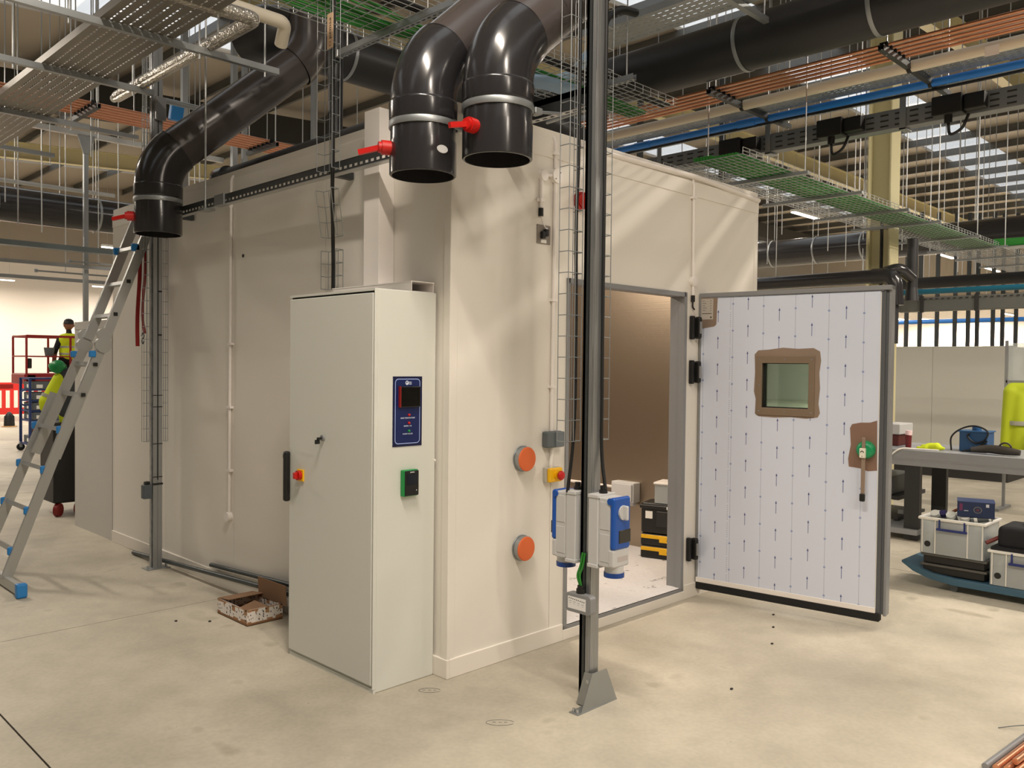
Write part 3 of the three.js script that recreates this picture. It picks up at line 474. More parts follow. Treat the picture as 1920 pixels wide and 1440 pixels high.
// things inside the room
{
  let t = thing('wall_box', 'grey junction box on the steel wall inside the cold room', 'box', [2.99, 0.53, -1.14]);
  part(t, 'body', [rspan(2.93, 3.028, 0.47, 0.64, -1.24, -1.0, 0.01)], M.greyBox); part(t, 'lid', [rspan(2.915, 2.932, 0.482, 0.628, -1.228, -1.012, 0.008)], M.greyBox); part(t, 'gland', [cyl([2.98, 0.44, -1.04], [2.98, 0.47, -1.04], 0.025, 14)], M.greyBox);
  t = thing('conduit', 'white conduit along the steel wall inside the cold room', 'conduit', [3.01, 0.57, -2]);
  part(t, 'tube', [conduit([[3.012, 0.575, -3.6], [3.012, 0.575, -1.24]], 0.0125)], M.upvc); for (const g of [span(2.996, 3.028, 0.56, 0.59, -1.55, -1.53), span(2.996, 3.028, 0.56, 0.59, -1.95, -1.93)]) part(t, 'saddle_clip', [g], M.upvc);
  const bx0 = 2.66, by = OY0 + 0.001, bz0 = -0.72;
  t = thing('tool_case', 'black tool case with two yellow banded drawers', 'tool box', [2.885, by, -0.585], undefined, -1.3);
  part(t, 'lower_drawer', [rb(0.44, 0.1, 0.22, 0.012, 0, 0.05, 0)], M.black, true); part(t, 'upper_drawer', [rb(0.44, 0.095, 0.22, 0.012, 0, 0.148, 0)], M.black, true);
  for (const y of [0.062, 0.16]) { part(t, 'yellow_band', [rb(0.43, 0.03, 0.008, 0.003, 0, y + 0.014, 0.111), rb(0.24, 0.052, 0.012, 0.004, 0.06, y, 0.112)], M.yellow, true); part(t, 'drawer_latch', [rb(0.11, 0.014, 0.012, 0.003, 0.06, y - 0.004, 0.118)], M.black, true); }
  part(t, 'case_body', [rb(0.44, 0.25, 0.22, 0.02, 0, 0.323, 0), rb(0.46, 0.03, 0.24, 0.01, 0, 0.415, 0)], M.black, true); part(t, 'case_front', [rb(0.3, 0.13, 0.02, 0.01, 0.06, 0.32, 0.105)], mat(0x232323, 0.4), true);
  part(t, 'case_label', [rb(0.06, 0.06, 0.004, 0.002, -0.15, 0.35, 0.111)], M.paper, true); part(t, 'name_strip', [rb(0.16, 0.022, 0.004, 0.002, 0.08, 0.415, 0.121)], M.paper, true);
  t = thing('storage_box', 'clear plastic storage box sitting on the black tool case', 'storage box', [2.885, by + 0.449, -0.56], undefined, -1.3);
  part(t, 'tub', [span(-0.13, 0.2, 0, 0.004, -0.1, 0.1), span(-0.13, -0.127, 0, 0.15, -0.1, 0.1), span(0.197, 0.2, 0, 0.15, -0.1, 0.1), span(-0.13, 0.2, 0, 0.15, 0.097, 0.1), span(-0.13, 0.2, 0, 0.15, -0.1, -0.097)], M.clear, true);
  part(t, 'lid', [rspan(-0.14, 0.21, 0.15, 0.168, -0.11, 0.11, 0.006)], M.upvc, true); part(t, 'bagged_parts', [rspan(-0.04, 0.18, 0.006, 0.11, -0.08, 0.088, 0.03)], M.greyDark, true);
  single('hand_torch', 'dark green torch lying on the clear storage box', 'torch', [rb(0.06, 0.045, 0.13, 0.018, 2.86, by + 0.617 + 0.0235, -0.5)], mat(0x26302c, 0.5));
}

// ---------------------------------------------------------------- exhaust ducts
const BAND = (t, c, axis, R) => part(t, 'clamp_band', [ring(c, axis, R, 0.03, 0.006)], M.galvPlain);
function dropDuct(xa, z, bottom, R, azDeg, elDeg, L, label, knob = [-0.9, -0.44], lever = [-0.62, -0.78]) {
  const t = thing('exhaust_duct', label, 'duct', [xa, bottom, z], 'dark grey exhaust drops');
  const wall = (pts) => lathe(pts, 48).translate(xa, 0, z), b = bottom;
  part(t, 'open_socket', [wall([[R + 0.004, b], [R + 0.009, b + 0.004], [R + 0.009, b + 0.155], [R + 0.005, b + 0.16], [R + 0.005, b + 0.26], [R - 0.004, b + 0.26], [R - 0.004, b], [R + 0.004, b]])], M.duct);
  part(t, 'collar', [wall([[R - 0.004, b + 0.25], [R + 0.006, b + 0.25], [R + 0.012, b + 0.262], [R + 0.013, b + 0.335], [R + 0.011, b + 0.345], [R + 0.004, b + 0.35], [R - 0.004, b + 0.35]])], M.duct);
  const az = azDeg * PI / 180, el = elDeg * PI / 180, turn = PI / 2 - el, bend = 0.36, y0 = b + 0.34, hx = Math.cos(az), hz = Math.sin(az), pts = [v3(xa, y0 - 0.01, z)];
  const n = 16; for (let i = 0; i <= n; i++) { const a = i / n * turn, h = bend * (1 - Math.cos(a)); pts.push(v3(xa + h * hx, y0 + bend * Math.sin(a), z + h * hz)); }
  const e = pts[pts.length - 1], d = v3(Math.cos(el) * hx, Math.sin(el), Math.cos(el) * hz), f = e.clone().addScaledVector(d, L), s0 = e.clone().addScaledVector(d, -0.02);
  part(t, 'elbow', [sweep(pts, R + 0.008, 48, false), sweep([e, e.clone().addScaledVector(d, 0.004)], R + 0.008, 48, true)], M.duct);
  part(t, 'sloping_pipe', [cyl(s0.toArray(), f.toArray(), R - 0.002, 48, R - 0.002, true)], M.ductDusty);
  part(t, 'clamp_band', [ring([xa, b + 0.235, z], 'y', R + 0.006, 0.03, 0.007)], M.galvPlain);
  const kn = v3(knob[0], 0, knob[1]).normalize(), kp = v3(xa, b + 0.12, z).addScaledVector(kn, R), side = v3(lever[0], 0, lever[1]);
  const h = part(t, 'damper_knob', [cyl(kp.toArray(), kp.clone().addScaledVector(kn, 0.05).toArray(), 0.034, 20), cyl(kp.clone().addScaledVector(kn, 0.05).toArray(), kp.clone().addScaledVector(kn, 0.065).toArray(), 0.026, 20)], M.red, false, 'red damper knob');
  const k1 = kp.clone().addScaledVector(kn, 0.05); part(h, 'damper_lever', [bar(k1.toArray(), k1.clone().addScaledVector(side, 0.11).add(v3(0, -0.022, 0)).toArray(), 0.02, 0.024)], M.red);
  return { t, e, f, d, R, hx, hz };
}
{
  const A = dropDuct(-0.28, 0.115, 2.528, 0.151, -4, 42, 2.4, 'shiny dark grey exhaust duct with an oval sticker');
  const B = dropDuct(-0.1, 0.44, 2.585, 0.156, 3, 41, 2.2, 'shiny dark grey exhaust duct closest to the tall post', [-0.97, 0.1], [-0.9, -0.1]);
  for (const { t, f, d, R } of [A, B]) part(t, 'pipe_end', [cyl(f.toArray(), f.clone().addScaledVector(d, 0.02).toArray(), R, 32)], M.duct);
  part(A.t, 'clamp_bolt', [rspan(-0.185, -0.135, 2.748, 2.778, 0.2, 0.25, 0.006), cyl([-0.16, 2.762, 0.225], [-0.1, 2.76, 0.25], 0.008, 8)], M.galvPlain);
  part(B.t, 'clamp_bolt', [rspan(0.02, 0.07, 2.805, 2.835, 0.52, 0.57, 0.006), cyl([0.05, 2.82, 0.545], [0.25, 2.86, 0.52], 0.008, 8)], M.galvPlain);
  const q = 0.1, rr = 0.1615; part(A.t, 'oval_sticker', [new THREE.CylinderGeometry(0.03, 0.03, 0.003, 24).scale(1, 1, 0.62).rotateX(PI / 2).rotateY(-q).translate(-0.28 - rr * Math.sin(q), 2.628, 0.115 + rr * Math.cos(q))], M.greyBox);
  const C = dropDuct(-0.364, -2.75, 2.53, 0.152, 18, 41.5, 1.12, 'long dark exhaust duct sloping up from above the ladder');
  // second elbow turns the slope back to vertical, then a riser into the header
  const el = 41.5 * PI / 180, p2 = [], bend = 0.3; for (let i = 0; i <= 14; i++) { const a = el + (PI / 2 - el) * i / 14, h = bend * (Math.sin(a) - Math.sin(el)), v = bend * (Math.cos(el) - Math.cos(a)); p2.push(v3(C.f.x + h * C.hx * 1, C.f.y + v, C.f.z + h * C.hz)); }
  part(C.t, 'upper_elbow', [sweep(p2, C.R + 0.008, 40, false)], M.ductDusty);
  const r0 = p2[p2.length - 1]; part(C.t, 'riser', [cyl(r0.toArray(), [r0.x, r0.y + 0.2, r0.z], C.R * 0.95, 36)], M.ductDusty);
}
{
  // header ducts overhead: an L of wide pipe, and one more beyond the room
  let t = thing('header_duct', 'wide dark header duct crossing above the cold room', 'duct', [1.7, 4.0, -2.75]);
  const y = 4.2, R = 0.2;
  part(t, 'cross_pipe', [cyl([0.6, y, -2.75], [2.7, y, -2.75], R, 40)], M.ductMatt);
  part(t, 'end_elbow', [sweep(fillet([[0.64, y, -2.75], [0.5, y, -2.75], [0.44, y, -2.95]], 0.12), R + 0.012, 36)], M.ductMatt);
  part(t, 'corner_elbow', [sweep(fillet([[2.65, y, -2.75], [3.0, y, -2.75], [3.0, y, -2.4]], 0.3, 12), R + 0.012, 36)], M.ductMatt);
  part(t, 'long_pipe', [cyl([3.0, y - 0.1, -2.45], [3.0, y - 0.1, 4.2], R, 40)], M.ductMatt);
  for (const x of [1.18, 2.2]) { BAND(t, [x, y, -2.75], 'x', R); part(t, 'hanger_rod', [cyl([x, y + R, -2.75], [x, roofY(x), -2.75], 0.006, 6)], M.zinc); }
  for (const z of [-1.4, -0.05, 0.95, 2.2]) { BAND(t, [3, y - 0.1, z], 'z', R); part(t, 'hanger_rod', [cyl([3, y + R - 0.1, z], [3, roofY(3), z], 0.006, 6)], M.zinc); }
  part(t, 'round_sticker', [cyl([2.86, 3.98, 0.05], [2.855, 3.975, 0.05], 0.02, 16)], M.greyBox);
  t = thing('header_duct', 'dark horizontal duct passing behind the far corner above the ladder', 'duct', [0, 3.3, -9.2]);
  part(t, 'main_pipe', [cyl([-5, 3.58, -8.7], [1.75, 3.58, -8.7], 0.22, 40)], M.duct); part(t, 'branch_elbow', [sweep(fillet([[1.7, 3.58, -8.7], [2.3, 3.6, -8.7], [2.3, 3.6, -8.2]], 0.3), 0.15, 28)], M.duct);
  for (const x of [0.05, 1.25]) { BAND(t, [x, 3.58, -8.7], 'x', 0.22); part(t, 'hanger_rod', [cyl([x, 3.8, -8.7], [x, roofY(x), -8.7], 0.006, 6)], M.zinc); }
  t = thing('header_duct', 'long dark duct behind the cream column', 'duct', [11, 3.4, -1.3]);
  part(t, 'main_pipe', [cyl([11, 3.64, -7], [11, 3.64, 0.3], 0.23, 36)], M.duct); part(t, 'end_elbow', [sweep(fillet([[11, 3.64, 0.28], [11, 3.64, 0.8], [11.6, 3.64, 1.2], [13, 3.64, 1.2]], 0.4), 0.24, 28)], M.duct);
  for (const z of [-4.0, -3.2, -2.4, -1.2]) { BAND(t, [11, 3.64, z], 'z', 0.23); part(t, 'hanger_rod', [cyl([11, 3.87, z], [11, roofY(11), z], 0.006, 6)], M.zinc); }
  t = thing('header_duct', 'low dark duct just above the open door', 'duct', [6.3, 2.3, -0.8]);
  part(t, 'main_pipe', [cyl([6.3, 2.62, -3.6], [6.3, 2.62, -0.35], 0.075, 28)], M.duct); part(t, 'elbow', [sweep(fillet([[6.3, 2.62, -0.38], [6.3, 2.62, -0.16], [6.3, 2.3, -0.14]], 0.12), 0.085, 24), sweep(fillet([[6.32, 2.66, -0.26], [6.36, 2.7, -0.12], [6.52, 2.6, -0.06]], 0.1), 0.06, 20)], M.duct);
  part(t, 'riser', [cyl([6.54, 2.5, -0.06], [6.54, 3.02, -0.06], 0.055, 24), cyl([6.54, 2.36, -0.06], [6.54, 2.5, -0.06], 0.07, 24, 0.055)], M.ductMatt); part(t, 'drop_pipe', [cyl([6.3, 1.9, -0.14], [6.3, 2.32, -0.14], 0.035, 16)], M.ductMatt);
  part(t, 'hanger_rod', [cyl([6.3, 2.69, -1.5], [6.3, 7.6, -1.5], 0.006, 6)], M.zinc);
  t = thing('roof_pipe', 'black pipe with glossy elbow lying along the cold room top', 'pipe', [0.16, RH + 0.06, -1.8]);
  part(t, 'run', [cyl([0.16, RH + 0.115, -2.8], [0.16, RH + 0.115, -0.75], 0.055, 20)], M.ductMatt); part(t, 'elbow', [sweep(fillet([[0.16, RH + 0.115, -2.75], [0.16, RH + 0.115, -2.95], [0.5, RH + 0.2, -3.0]], 0.15), 0.075, 20)], M.duct);
  t = thing('roof_pipe', 'black riser dropping from the header onto the cold room top', 'pipe', [0.35, RH + 0.06, -1.6]);
  part(t, 'riser', [cyl([0.35, RH + 0.18, -1.6], [0.35, 4.3, -1.6], 0.05, 20), cyl([0.35, RH + 0.06, -1.6], [0.35, RH + 0.18, -1.6], 0.12, 24, 0.05)], M.ductMatt);
  t = thing('roof_pipe', 'fat black elbow behind the exhaust nearest the post', 'pipe', [1.1, RH + 0.06, -0.5]);
  part(t, 'bend', [sweep(fillet([[0.6, RH + 0.13, -0.9], [0.75, RH + 0.22, -0.65], [1.15, RH + 0.22, -0.25], [1.3, RH + 0.02, -0.2]], 0.25), 0.1, 24)], M.ductMatt); part(t, 'white_band', [rspan(0.72, 0.78, RH + 0.18, RH + 0.3, -0.7, -0.66, 0.01)], M.upvc);
}

// ---------------------------------------------------------------- strut, trays, baskets
// slotted C channel between two points along one axis
function strut(a, b, w = 0.041, h = 0.041, t = 0.0025) {
  const d = [b[0] - a[0], b[1] - a[1], b[2] - a[2]], ax = d.findIndex((q) => Math.abs(q) > 1e-6), L = Math.abs(d[ax]);
  const prof = [[-w / 2, 0], [w / 2, 0], [w / 2, h], [w / 2 - 0.01, h], [w / 2 - 0.01, h - t], [w / 2 - t, h - t], [w / 2 - t, t], [-w / 2 + t, t], [-w / 2 + t, h - t], [-w / 2 + 0.01, h - t], [-w / 2 + 0.01, h], [-w / 2, h]];
  const g = plate(prof, L);
  if (ax === 0) g.rotateY(PI / 2); if (ax === 1) g.rotateX(-PI / 2);
  return g.translate(ax === 0 ? Math.min(a[0], b[0]) : a[0], ax === 1 ? Math.min(a[1], b[1]) : a[1], ax === 2 ? Math.min(a[2], b[2]) : a[2]);
}
function slottedSheet(along, c0, c1, l0, l1, y, rows, pitch, slot, gap, t = 0.003) { // flat tray floor with real slots: bands and bridges
  const g = [], W = c1 - c0, bw = (W - rows * gap) / (rows + 1);
  const put = (a0, a1, b0, b1) => g.push(along === 'z' ? span(a0, a1, y, y + t, b0, b1) : span(b0, b1, y, y + t, a0, a1));
  for (let r = 0; r <= rows; r++) { const a = c0 + r * (bw + gap); put(a, a + bw, l0, l1); }
  for (let r = 0; r < rows; r++) { const a = c0 + bw + r * (bw + gap); for (let l = l0; l < l1; l += pitch) put(a, a + gap, l + slot, Math.min(l + pitch, l1)); }
  return g;
}
function slottedBar(along, c, w, l0, l1, y, t, pitch, slot, gap) { return slottedSheet(along, c - w / 2, c + w / 2, l0, l1, y, 1, pitch, slot, gap, t); }
function basketWires(along, c0, c1, l0, l1, y, h, nLong, pitch, r = 0.0028) {
  const wire = (p, q) => cyl(p, q, r, 5, r, true), at = (c, yy, l) => (along === 'x' ? [l, yy, c] : along === 'z' ? [c, yy, l] : [c, l, yy]);
  const long = [], cross = [];
  for (let i = 0; i <= nLong; i++) long.push(wire(at(c0 + (c1 - c0) * i / nLong, y, l0), at(c0 + (c1 - c0) * i / nLong, y, l1)));
  for (const c of [c0, c1]) for (const k of [0.5, 1]) long.push(wire(at(c, y + h * k, l0), at(c, y + h * k, l1)));
  for (let l = l0; l <= l1 + 1e-6; l += pitch) { cross.push(wire(at(c0, y, l), at(c1, y, l))); for (const c of [c0, c1]) cross.push(wire(at(c, y, l), at(c, y + h, l))); }
  return { long, cross };
}
function rods(t, list, y0) { for (const [x, z, y = y0] of list) { part(t, 'hanger_rod', [cyl([x, y, z], [x, roofY(x) + 0.1, z], 0.006, 6)], M.zinc); } }

// rail along the wall that carries the ducts
{
  let t = thing('support_rail', 'slotted dark strut rail along the cold room side carrying the ducts', 'rail', [-0.175, 2.69, -1.4]);
  const ry = 2.752, r0 = -0.196, r1 = -0.156;
  part(t, 'channel', [span(r0, r1, ry - 0.004, ry, -3.2, -0.055), span(r0, r0 + 0.004, ry - 0.034, ry, -3.2, -0.055)], M.darkStrut);
  part(t, 'slotted_web', [span(r0, r0 + 0.004, ry - 0.06, ry - 0.05, -3.2, -0.055), ...[...Array(63)].map((_, k) => span(r0, r0 + 0.004, ry - 0.05, ry - 0.034, -3.2 + k * 0.05, -3.182 + k * 0.05))], M.darkStrut);
  part(t, 'lower_lip', [span(r0 - 0.002, r1, ry - 0.066, ry - 0.061, -3.2, -0.055)], M.zinc);
  part(t, 'splice', [rspan(r0 - 0.01, r1 + 0.004, ry - 0.067, ry + 0.008, -2.22, -2.08, 0.004)], M.galvPlain);
  part(t, 'hanger_rod', [cyl([-0.2, 2.68, -2.36], [-0.2, 7.3, -2.36], 0.007, 8)], M.zinc); part(t, 'rod_bracket', [rspan(-0.23, -0.15, 2.672, 2.69, -2.41, -2.31, 0.004)], M.galvPlain);
  for (const z of [-2.98, -0.88]) part(t, 'wall_bracket', [span(r1, -0.006, 2.7, 2.74, z - 0.02, z + 0.02)], M.darkStrut);
  t = thing('support_rail', 'short dark strut arm between exhaust duct and tall post', 'rail', [0.3, 2.87, 0.4]);
  part(t, 'channel', [span(0.26, 0.3, 2.93, 2.96, 0.02, 0.68), span(0.26, 0.264, 2.87, 2.96, 0.02, 0.68)], M.darkStrut); part(t, 'slotted_flange', slottedBar('z', 0.28, 0.04, 0.02, 0.68, 2.868, 0.004, 0.05, 0.03, 0.016), M.zinc);
  part(t, 'tie_rod', [cyl([0.0, 2.77, 0.3], [0.29, 2.9, 0.12], 0.008, 8), cyl([0.28, 2.86, 0.66], [0.5, 2.93, 0.2], 0.008, 8)], M.galvPlain);
}
// tall post in front of the doorway
const FX = 0.28, FZ = 0.72;
{
  const t = thing('service_post', 'tall slotted steel post on a bolted foot in front of the doorway', 'post', [FX, 0, FZ]);
  const H = 6.9;
  part(t, 'channel', [span(FX - 0.034, FX - 0.031, 0.003, H, FZ - 0.036, FZ - 0.02), span(FX - 0.034, FX + 0.031, 0.003, H, FZ - 0.036, FZ - 0.033), span(FX - 0.03, FX + 0.03, 0.003, H, FZ + 0.0265, FZ + 0.028)], M.galv);
  part(t, 'cheek', [span(FX - 0.036, FX + 0.034, 0.003, H, FZ + 0.022, FZ + 0.026), span(FX + 0.031, FX + 0.034, 0.003, H, FZ - 0.036, FZ + 0.026), span(FX - 0.037, FX - 0.034, 0.003, H, FZ + 0.004, FZ + 0.026)], M.galv);
  part(t, 'dark_channel', [span(FX - 0.034, FX - 0.02, 0.003, H, FZ - 0.034, FZ - 0.004)], M.darkStrut);
  // foot
  const f = part(t, 'foot_plate', [span(FX - 0.145, FX + 0.15, 0, 0.006, FZ + 0.0, FZ + 0.055)], M.galvPlain);
  part(f, 'gusset', [plate([[-0.115, 0], [0.15, 0], [0.07, 0.165], [-0.04, 0.165]], 0.005).translate(FX, 0.005, FZ + 0.047)], M.galvPlain);
  part(f, 'side_gusset', [plate([[-0.045, 0], [0.045, 0], [0.045, 0.165], [0.005, 0.165]], 0.005).rotateY(-PI / 2).translate(FX - 0.038, 0.005, FZ + 0.002)], M.galvPlain);
  for (const [x, z] of [[-0.125, 0.035], [-0.125, 0.012]]) part(f, 'anchor_bolt', [cyl([FX + x, 0.005, FZ + z], [FX + x, 0.02, FZ + z], 0.008, 6)], M.zinc);
  part(f, 'gusset_bolt', [cyl([FX - 0.05, 0.13, FZ + 0.03], [FX - 0.042, 0.13, FZ + 0.03], 0.01, 6)], M.zinc);
}
function verticalBasket(name, label, spans, w, h, face, group) { // wire baskets standing upright on a post: spans of y
  const t = thing(name, label, 'cable basket', [spans[0][0], spans[0][2], spans[0][1]], group);
  for (const [x, z, y0, y1] of spans) {
    const g = [], r = 0.0024, wire = (p, q) => g.push(cyl(p, q, r, 5, r, true));
    const A = face === 'x' ? (k, d) => [x + d, 0, z + k] : (k, d) => [x + k, 0, z + d];
    const at = (k, d, y) => { const p = A(k, d); return [p[0], y, p[2]]; };
    for (const [k, d] of [[-w / 2, 0], [0, 0], [w / 2, 0], [-w / 2, h], [w / 2, h]]) wire(at(k, d, y0), at(k, d, y1));
    for (let y = y0; y <= y1 + 1e-6; y += 0.1) { wire(at(-w / 2, 0, y), at(w / 2, 0, y)); wire(at(-w / 2, 0, y), at(-w / 2, h, y)); wire(at(w / 2, 0, y), at(w / 2, h, y)); }
    part(t, 'wire_grid', g, M.galvPlain);
  }
  return t;
}
verticalBasket('cable_basket', 'upright wire cable basket on the doorway side of the tall post', [[FX + 0.1, FZ - 0.02, 1.27, 4.6]], 0.1, -0.06, 'z', 'upright wire baskets on the tall post');
verticalBasket('cable_basket', 'upright wire cable basket on the cabinet side of the tall post', [[FX - 0.08, FZ - 0.05, 1.27, 4.6]], 0.1, -0.06, 'z', 'upright wire baskets on the tall post');
// black cables down the tall post to the two socket boxes
single('power_cable', 'black power cable entering the socket box behind the post', 'cable', [sweep(curve([[FX - 0.07, 4.5, FZ - 0.05], [FX - 0.062, 2.6, FZ - 0.055], [FX - 0.066, 2.35, FZ - 0.06], [FX - 0.06, 1.8, FZ - 0.06], [FX - 0.055, 1.3, FZ - 0.07], [FX - 0.06, 1.02, FZ - 0.1]], 60), 0.0085, 8)], M.cableBlack);
single('power_cable', 'black power cable entering the socket box facing the aisle', 'cable', [sweep(curve([[FX + 0.02, 4.5, FZ + 0.04], [FX + 0.02, 1.5, FZ + 0.04], [FX + 0.02, 1.2, FZ + 0.045], [FX + 0.01, 1.03, FZ + 0.08]], 60), 0.0085, 8)], M.cableBlack);
// interlocked socket boxes, back to back on the post
function socketBox(label, dir) {
  const z0 = FZ + (dir > 0 ? 0.032 : -0.046), t = thing('socket_box', label, 'socket box', [FX, 0.68, z0], 'blue and grey socket boxes', dir > 0 ? 0 : PI);
  // local: back at z = 0, front towards +z, width in x, base at y = 0
  part(t, 'back_box', [rb(0.125, 0.335, 0.06, 0.006, 0, 0.175, 0.03)], M.greyBox, true);
  part(t, 'front_box', [rb(0.116, 0.325, 0.075, 0.008, 0, 0.177, 0.095)], M.greyBox, true);
  part(t, 'rim', [rb(0.132, 0.018, 0.064, 0.004, 0, 0.34, 0.03), rb(0.132, 0.018, 0.064, 0.004, 0, 0.012, 0.03)], M.greyBox, true);
  for (const s of [-1, 1]) part(t, 'side_recess', [rb(0.004, 0.13, 0.056, 0.002, s * 0.058, 0.255, 0.098), rb(0.004, 0.13, 0.056, 0.002, s * 0.058, 0.105, 0.098)], M.greyBox, true);
  const c = part(t, 'cover', [rb(0.126, 0.245, 0.03, 0.014, 0, 0.222, 0.142)], M.blue, true, 'blue plastic front cover');
  part(c, 'hinge_roll', [cyl([-0.064, 0.325, 0.13], [0.064, 0.325, 0.13], 0.016, 16)], M.blue, true);
  part(c, 'rotary_knob', [cyl([0, 0.272, 0.155], [0, 0.272, 0.166], 0.034, 28), rb(0.016, 0.068, 0.026, 0.007, 0, 0.272, 0.176)], M.greyBox, true);
  part(c, 'breaker_window', [rb(0.088, 0.062, 0.008, 0.004, 0.016, 0.16, 0.156)], mat(0x15120f, 0.12), true);
  part(t, 'lower_front', [rb(0.122, 0.085, 0.034, 0.01, 0, 0.06, 0.136)], M.greyBox, true); part(t, 'rating_label', [span(-0.03, 0.045, 0.045, 0.068, 0.1525, 0.154)], mat(0xb9b0ae, 0.6), true);
  part(t, 'socket_collar', [cyl([0, -0.012, 0.11], [0, 0.02, 0.11], 0.045, 24)], M.greyBox, true); part(t, 'socket_lid', [cyl([0, -0.034, 0.11], [0, -0.012, 0.11], 0.048, 28)], mat(0x123f8a, 0.4), true, 'blue socket flap');
  part(t, 'cable_gland', [cyl([0, 0.345, 0.04], [0, 0.365, 0.04], 0.02, 8), cyl([0, 0.365, 0.04], [0, 0.385, 0.04], 0.015, 12)], M.black, true);
  for (const [x, y] of [[-0.055, 0.33], [0.055, 0.33], [-0.055, 0.02], [0.055, 0.02]]) part(t, 'corner_screw', [cyl([x, y, 0.061], [x, y, 0.0645], 0.005, 8)], M.greyDark, true);
}
socketBox('grey and blue socket box facing the aisle with white rotary knob', 1);
socketBox('grey and blue socket box mounted on the back of the post', -1);
{
  const t = thing('outlet_plate', 'grey sloped outlet box with a white label low on the post', 'outlet', [FX - 0.06, 0.46, FZ]);
  const lab = canvasTex(256, 160, (g, w, h) => { g.fillStyle = '#ecebea'; g.fillRect(0, 0, w, h); g.fillStyle = '#4a4a4a'; for (let k = 0; k < 9; k++) g.fillRect(14 + k * 26, 18 + k * 2.4, 14, 14); g.fillStyle = '#a9a9ad'; for (let k = 0; k < 4; k++) { g.fillRect(18 + k * 58, 58 + k * 6, 36, 8); g.fillRect(24 + k * 58, 84 + k * 6, 26, 5); } });
  const g = ext(rrect(0.15, 0.085, 0.016), 0.035, 0.003).rotateY(-PI / 2).translate(FX - 0.046, 0.502, FZ - 0.005);
  part(t, 'housing', [g], M.greyTrim); part(t, 'label_field', [new THREE.PlaneGeometry(0.112, 0.058).rotateY(-PI / 2).translate(FX - 0.0848, 0.502, FZ - 0.012), span(FX - 0.0847, FX - 0.082, 0.474, 0.53, FZ - 0.066, FZ + 0.042)], mat(0xffffff, 0.6, 0, { map: lab }));
  part(t, 'gland', [cyl([FX - 0.058, 0.545, FZ - 0.01], [FX - 0.058, 0.57, FZ - 0.01], 0.022, 8), cyl([FX - 0.058, 0.57, FZ - 0.01], [FX - 0.058, 0.585, FZ - 0.01], 0.017, 12)], M.black);
  for (const dz of [-0.008, 0.006]) part(t, 'green_cable', [sweep(curve([[FX - 0.058, 0.58, FZ - 0.01 + dz * 0.5], [FX - 0.062, 0.63, FZ - 0.02 + dz], [FX - 0.055, 0.68, FZ - 0.008 + dz], [FX - 0.05, 0.74, FZ + dz]], 16), 0.0055, 8)], M.cableGreen);
}
// post beside the ladder
const LX = -0.125, LZ = -3.4;
{
  const t = thing('service_post', 'galvanised strut post standing by the ladder against the cold room side', 'post', [LX, 0, LZ]);
  part(t, 'channel', [strut([LX + 0.018, 0.004, LZ + 0.03], [LX + 0.018, 5.6, LZ + 0.03], 0.034, 0.034), strut([LX - 0.018, 0.004, LZ + 0.03], [LX - 0.018, 5.6, LZ + 0.03], 0.034, 0.034)], M.galv);
  part(t, 'face_strip', [span(LX - 0.036, LX - 0.001, 0.003, 5.6, LZ + 0.061, LZ + 0.064), span(LX + 0.001, LX + 0.036, 0.003, 5.6, LZ + 0.061, LZ + 0.064)], M.galv);
  part(t, 'foot_plate', [span(LX - 0.09, LX + 0.09, 0, 0.006, LZ - 0.02, LZ + 0.1)], M.galvPlain); for (const s of [-1, 1]) part(t, 'anchor_bolt', [cyl([LX + s * 0.075, 0.006, LZ + 0.05], [LX + s * 0.075, 0.03, LZ + 0.05], 0.009, 6)], M.zinc);
  for (const y of [1.36, 1.27, 0.98, 0.72]) part(t, 'strap', [span(LX - 0.037, LX + 0.037, y, y + 0.006, LZ + 0.063, LZ + 0.067)], M.cableBlack);
  part(t, 'black_clip', [rspan(LX - 0.04, LX + 0.04, 0.66, 0.675, LZ + 0.064, LZ + 0.072, 0.003), rspan(LX + 0.0, LX + 0.03, 1.83, 1.842, LZ + 0.064, LZ + 0.07, 0.003), rspan(LX + 0.0, LX + 0.03, 2.17, 2.182, LZ + 0.064, LZ + 0.07, 0.003)], M.black);
  part(t, 'cable', [cyl([LX, 0.7, LZ + 0.066], [LX, 3.8, LZ + 0.066], 0.004, 6)], M.cableBlack);
  const b = part(t, 'socket', [rspan(LX - 0.105, LX - 0.037, 0.555, 0.665, LZ + 0.0, LZ + 0.06, 0.008)], mat(0x50575c, 0.5), false, 'dark grey socket on the post'); part(b, 'socket_knob', [rspan(LX - 0.09, LX - 0.05, 0.665, 0.69, LZ + 0.01, LZ + 0.05, 0.008)], M.black);
  verticalBasket('cable_basket', 'upright wire basket beside the strut post near the ladder', [[LX - 0.07, LZ + 0.02, 1.0, 4.6]], 0.04, -0.04, 'z', 'upright wire baskets on the ladder post');
  verticalBasket('cable_basket', 'upright wire basket between strut post and wall conduit', [[LX + 0.072, LZ + 0.04, 1.0, 3.4]], 0.034, -0.04, 'z', 'upright wire baskets on the ladder post');
  part(t, 'junction_box', [rspan(LX - 0.03, LX + 0.05, 3.5, 3.68, LZ + 0.065, LZ + 0.1, 0.006)], M.greyTrim); part(t, 'yellow_coupler', [cyl([LX - 0.1, 3.72, LZ + 0.05], [LX - 0.1, 3.8, LZ + 0.05], 0.03, 12), rspan(LX - 0.14, LX - 0.05, 3.69, 3.71, LZ + 0.03, LZ + 0.08, 0.004)], M.yellow);
}
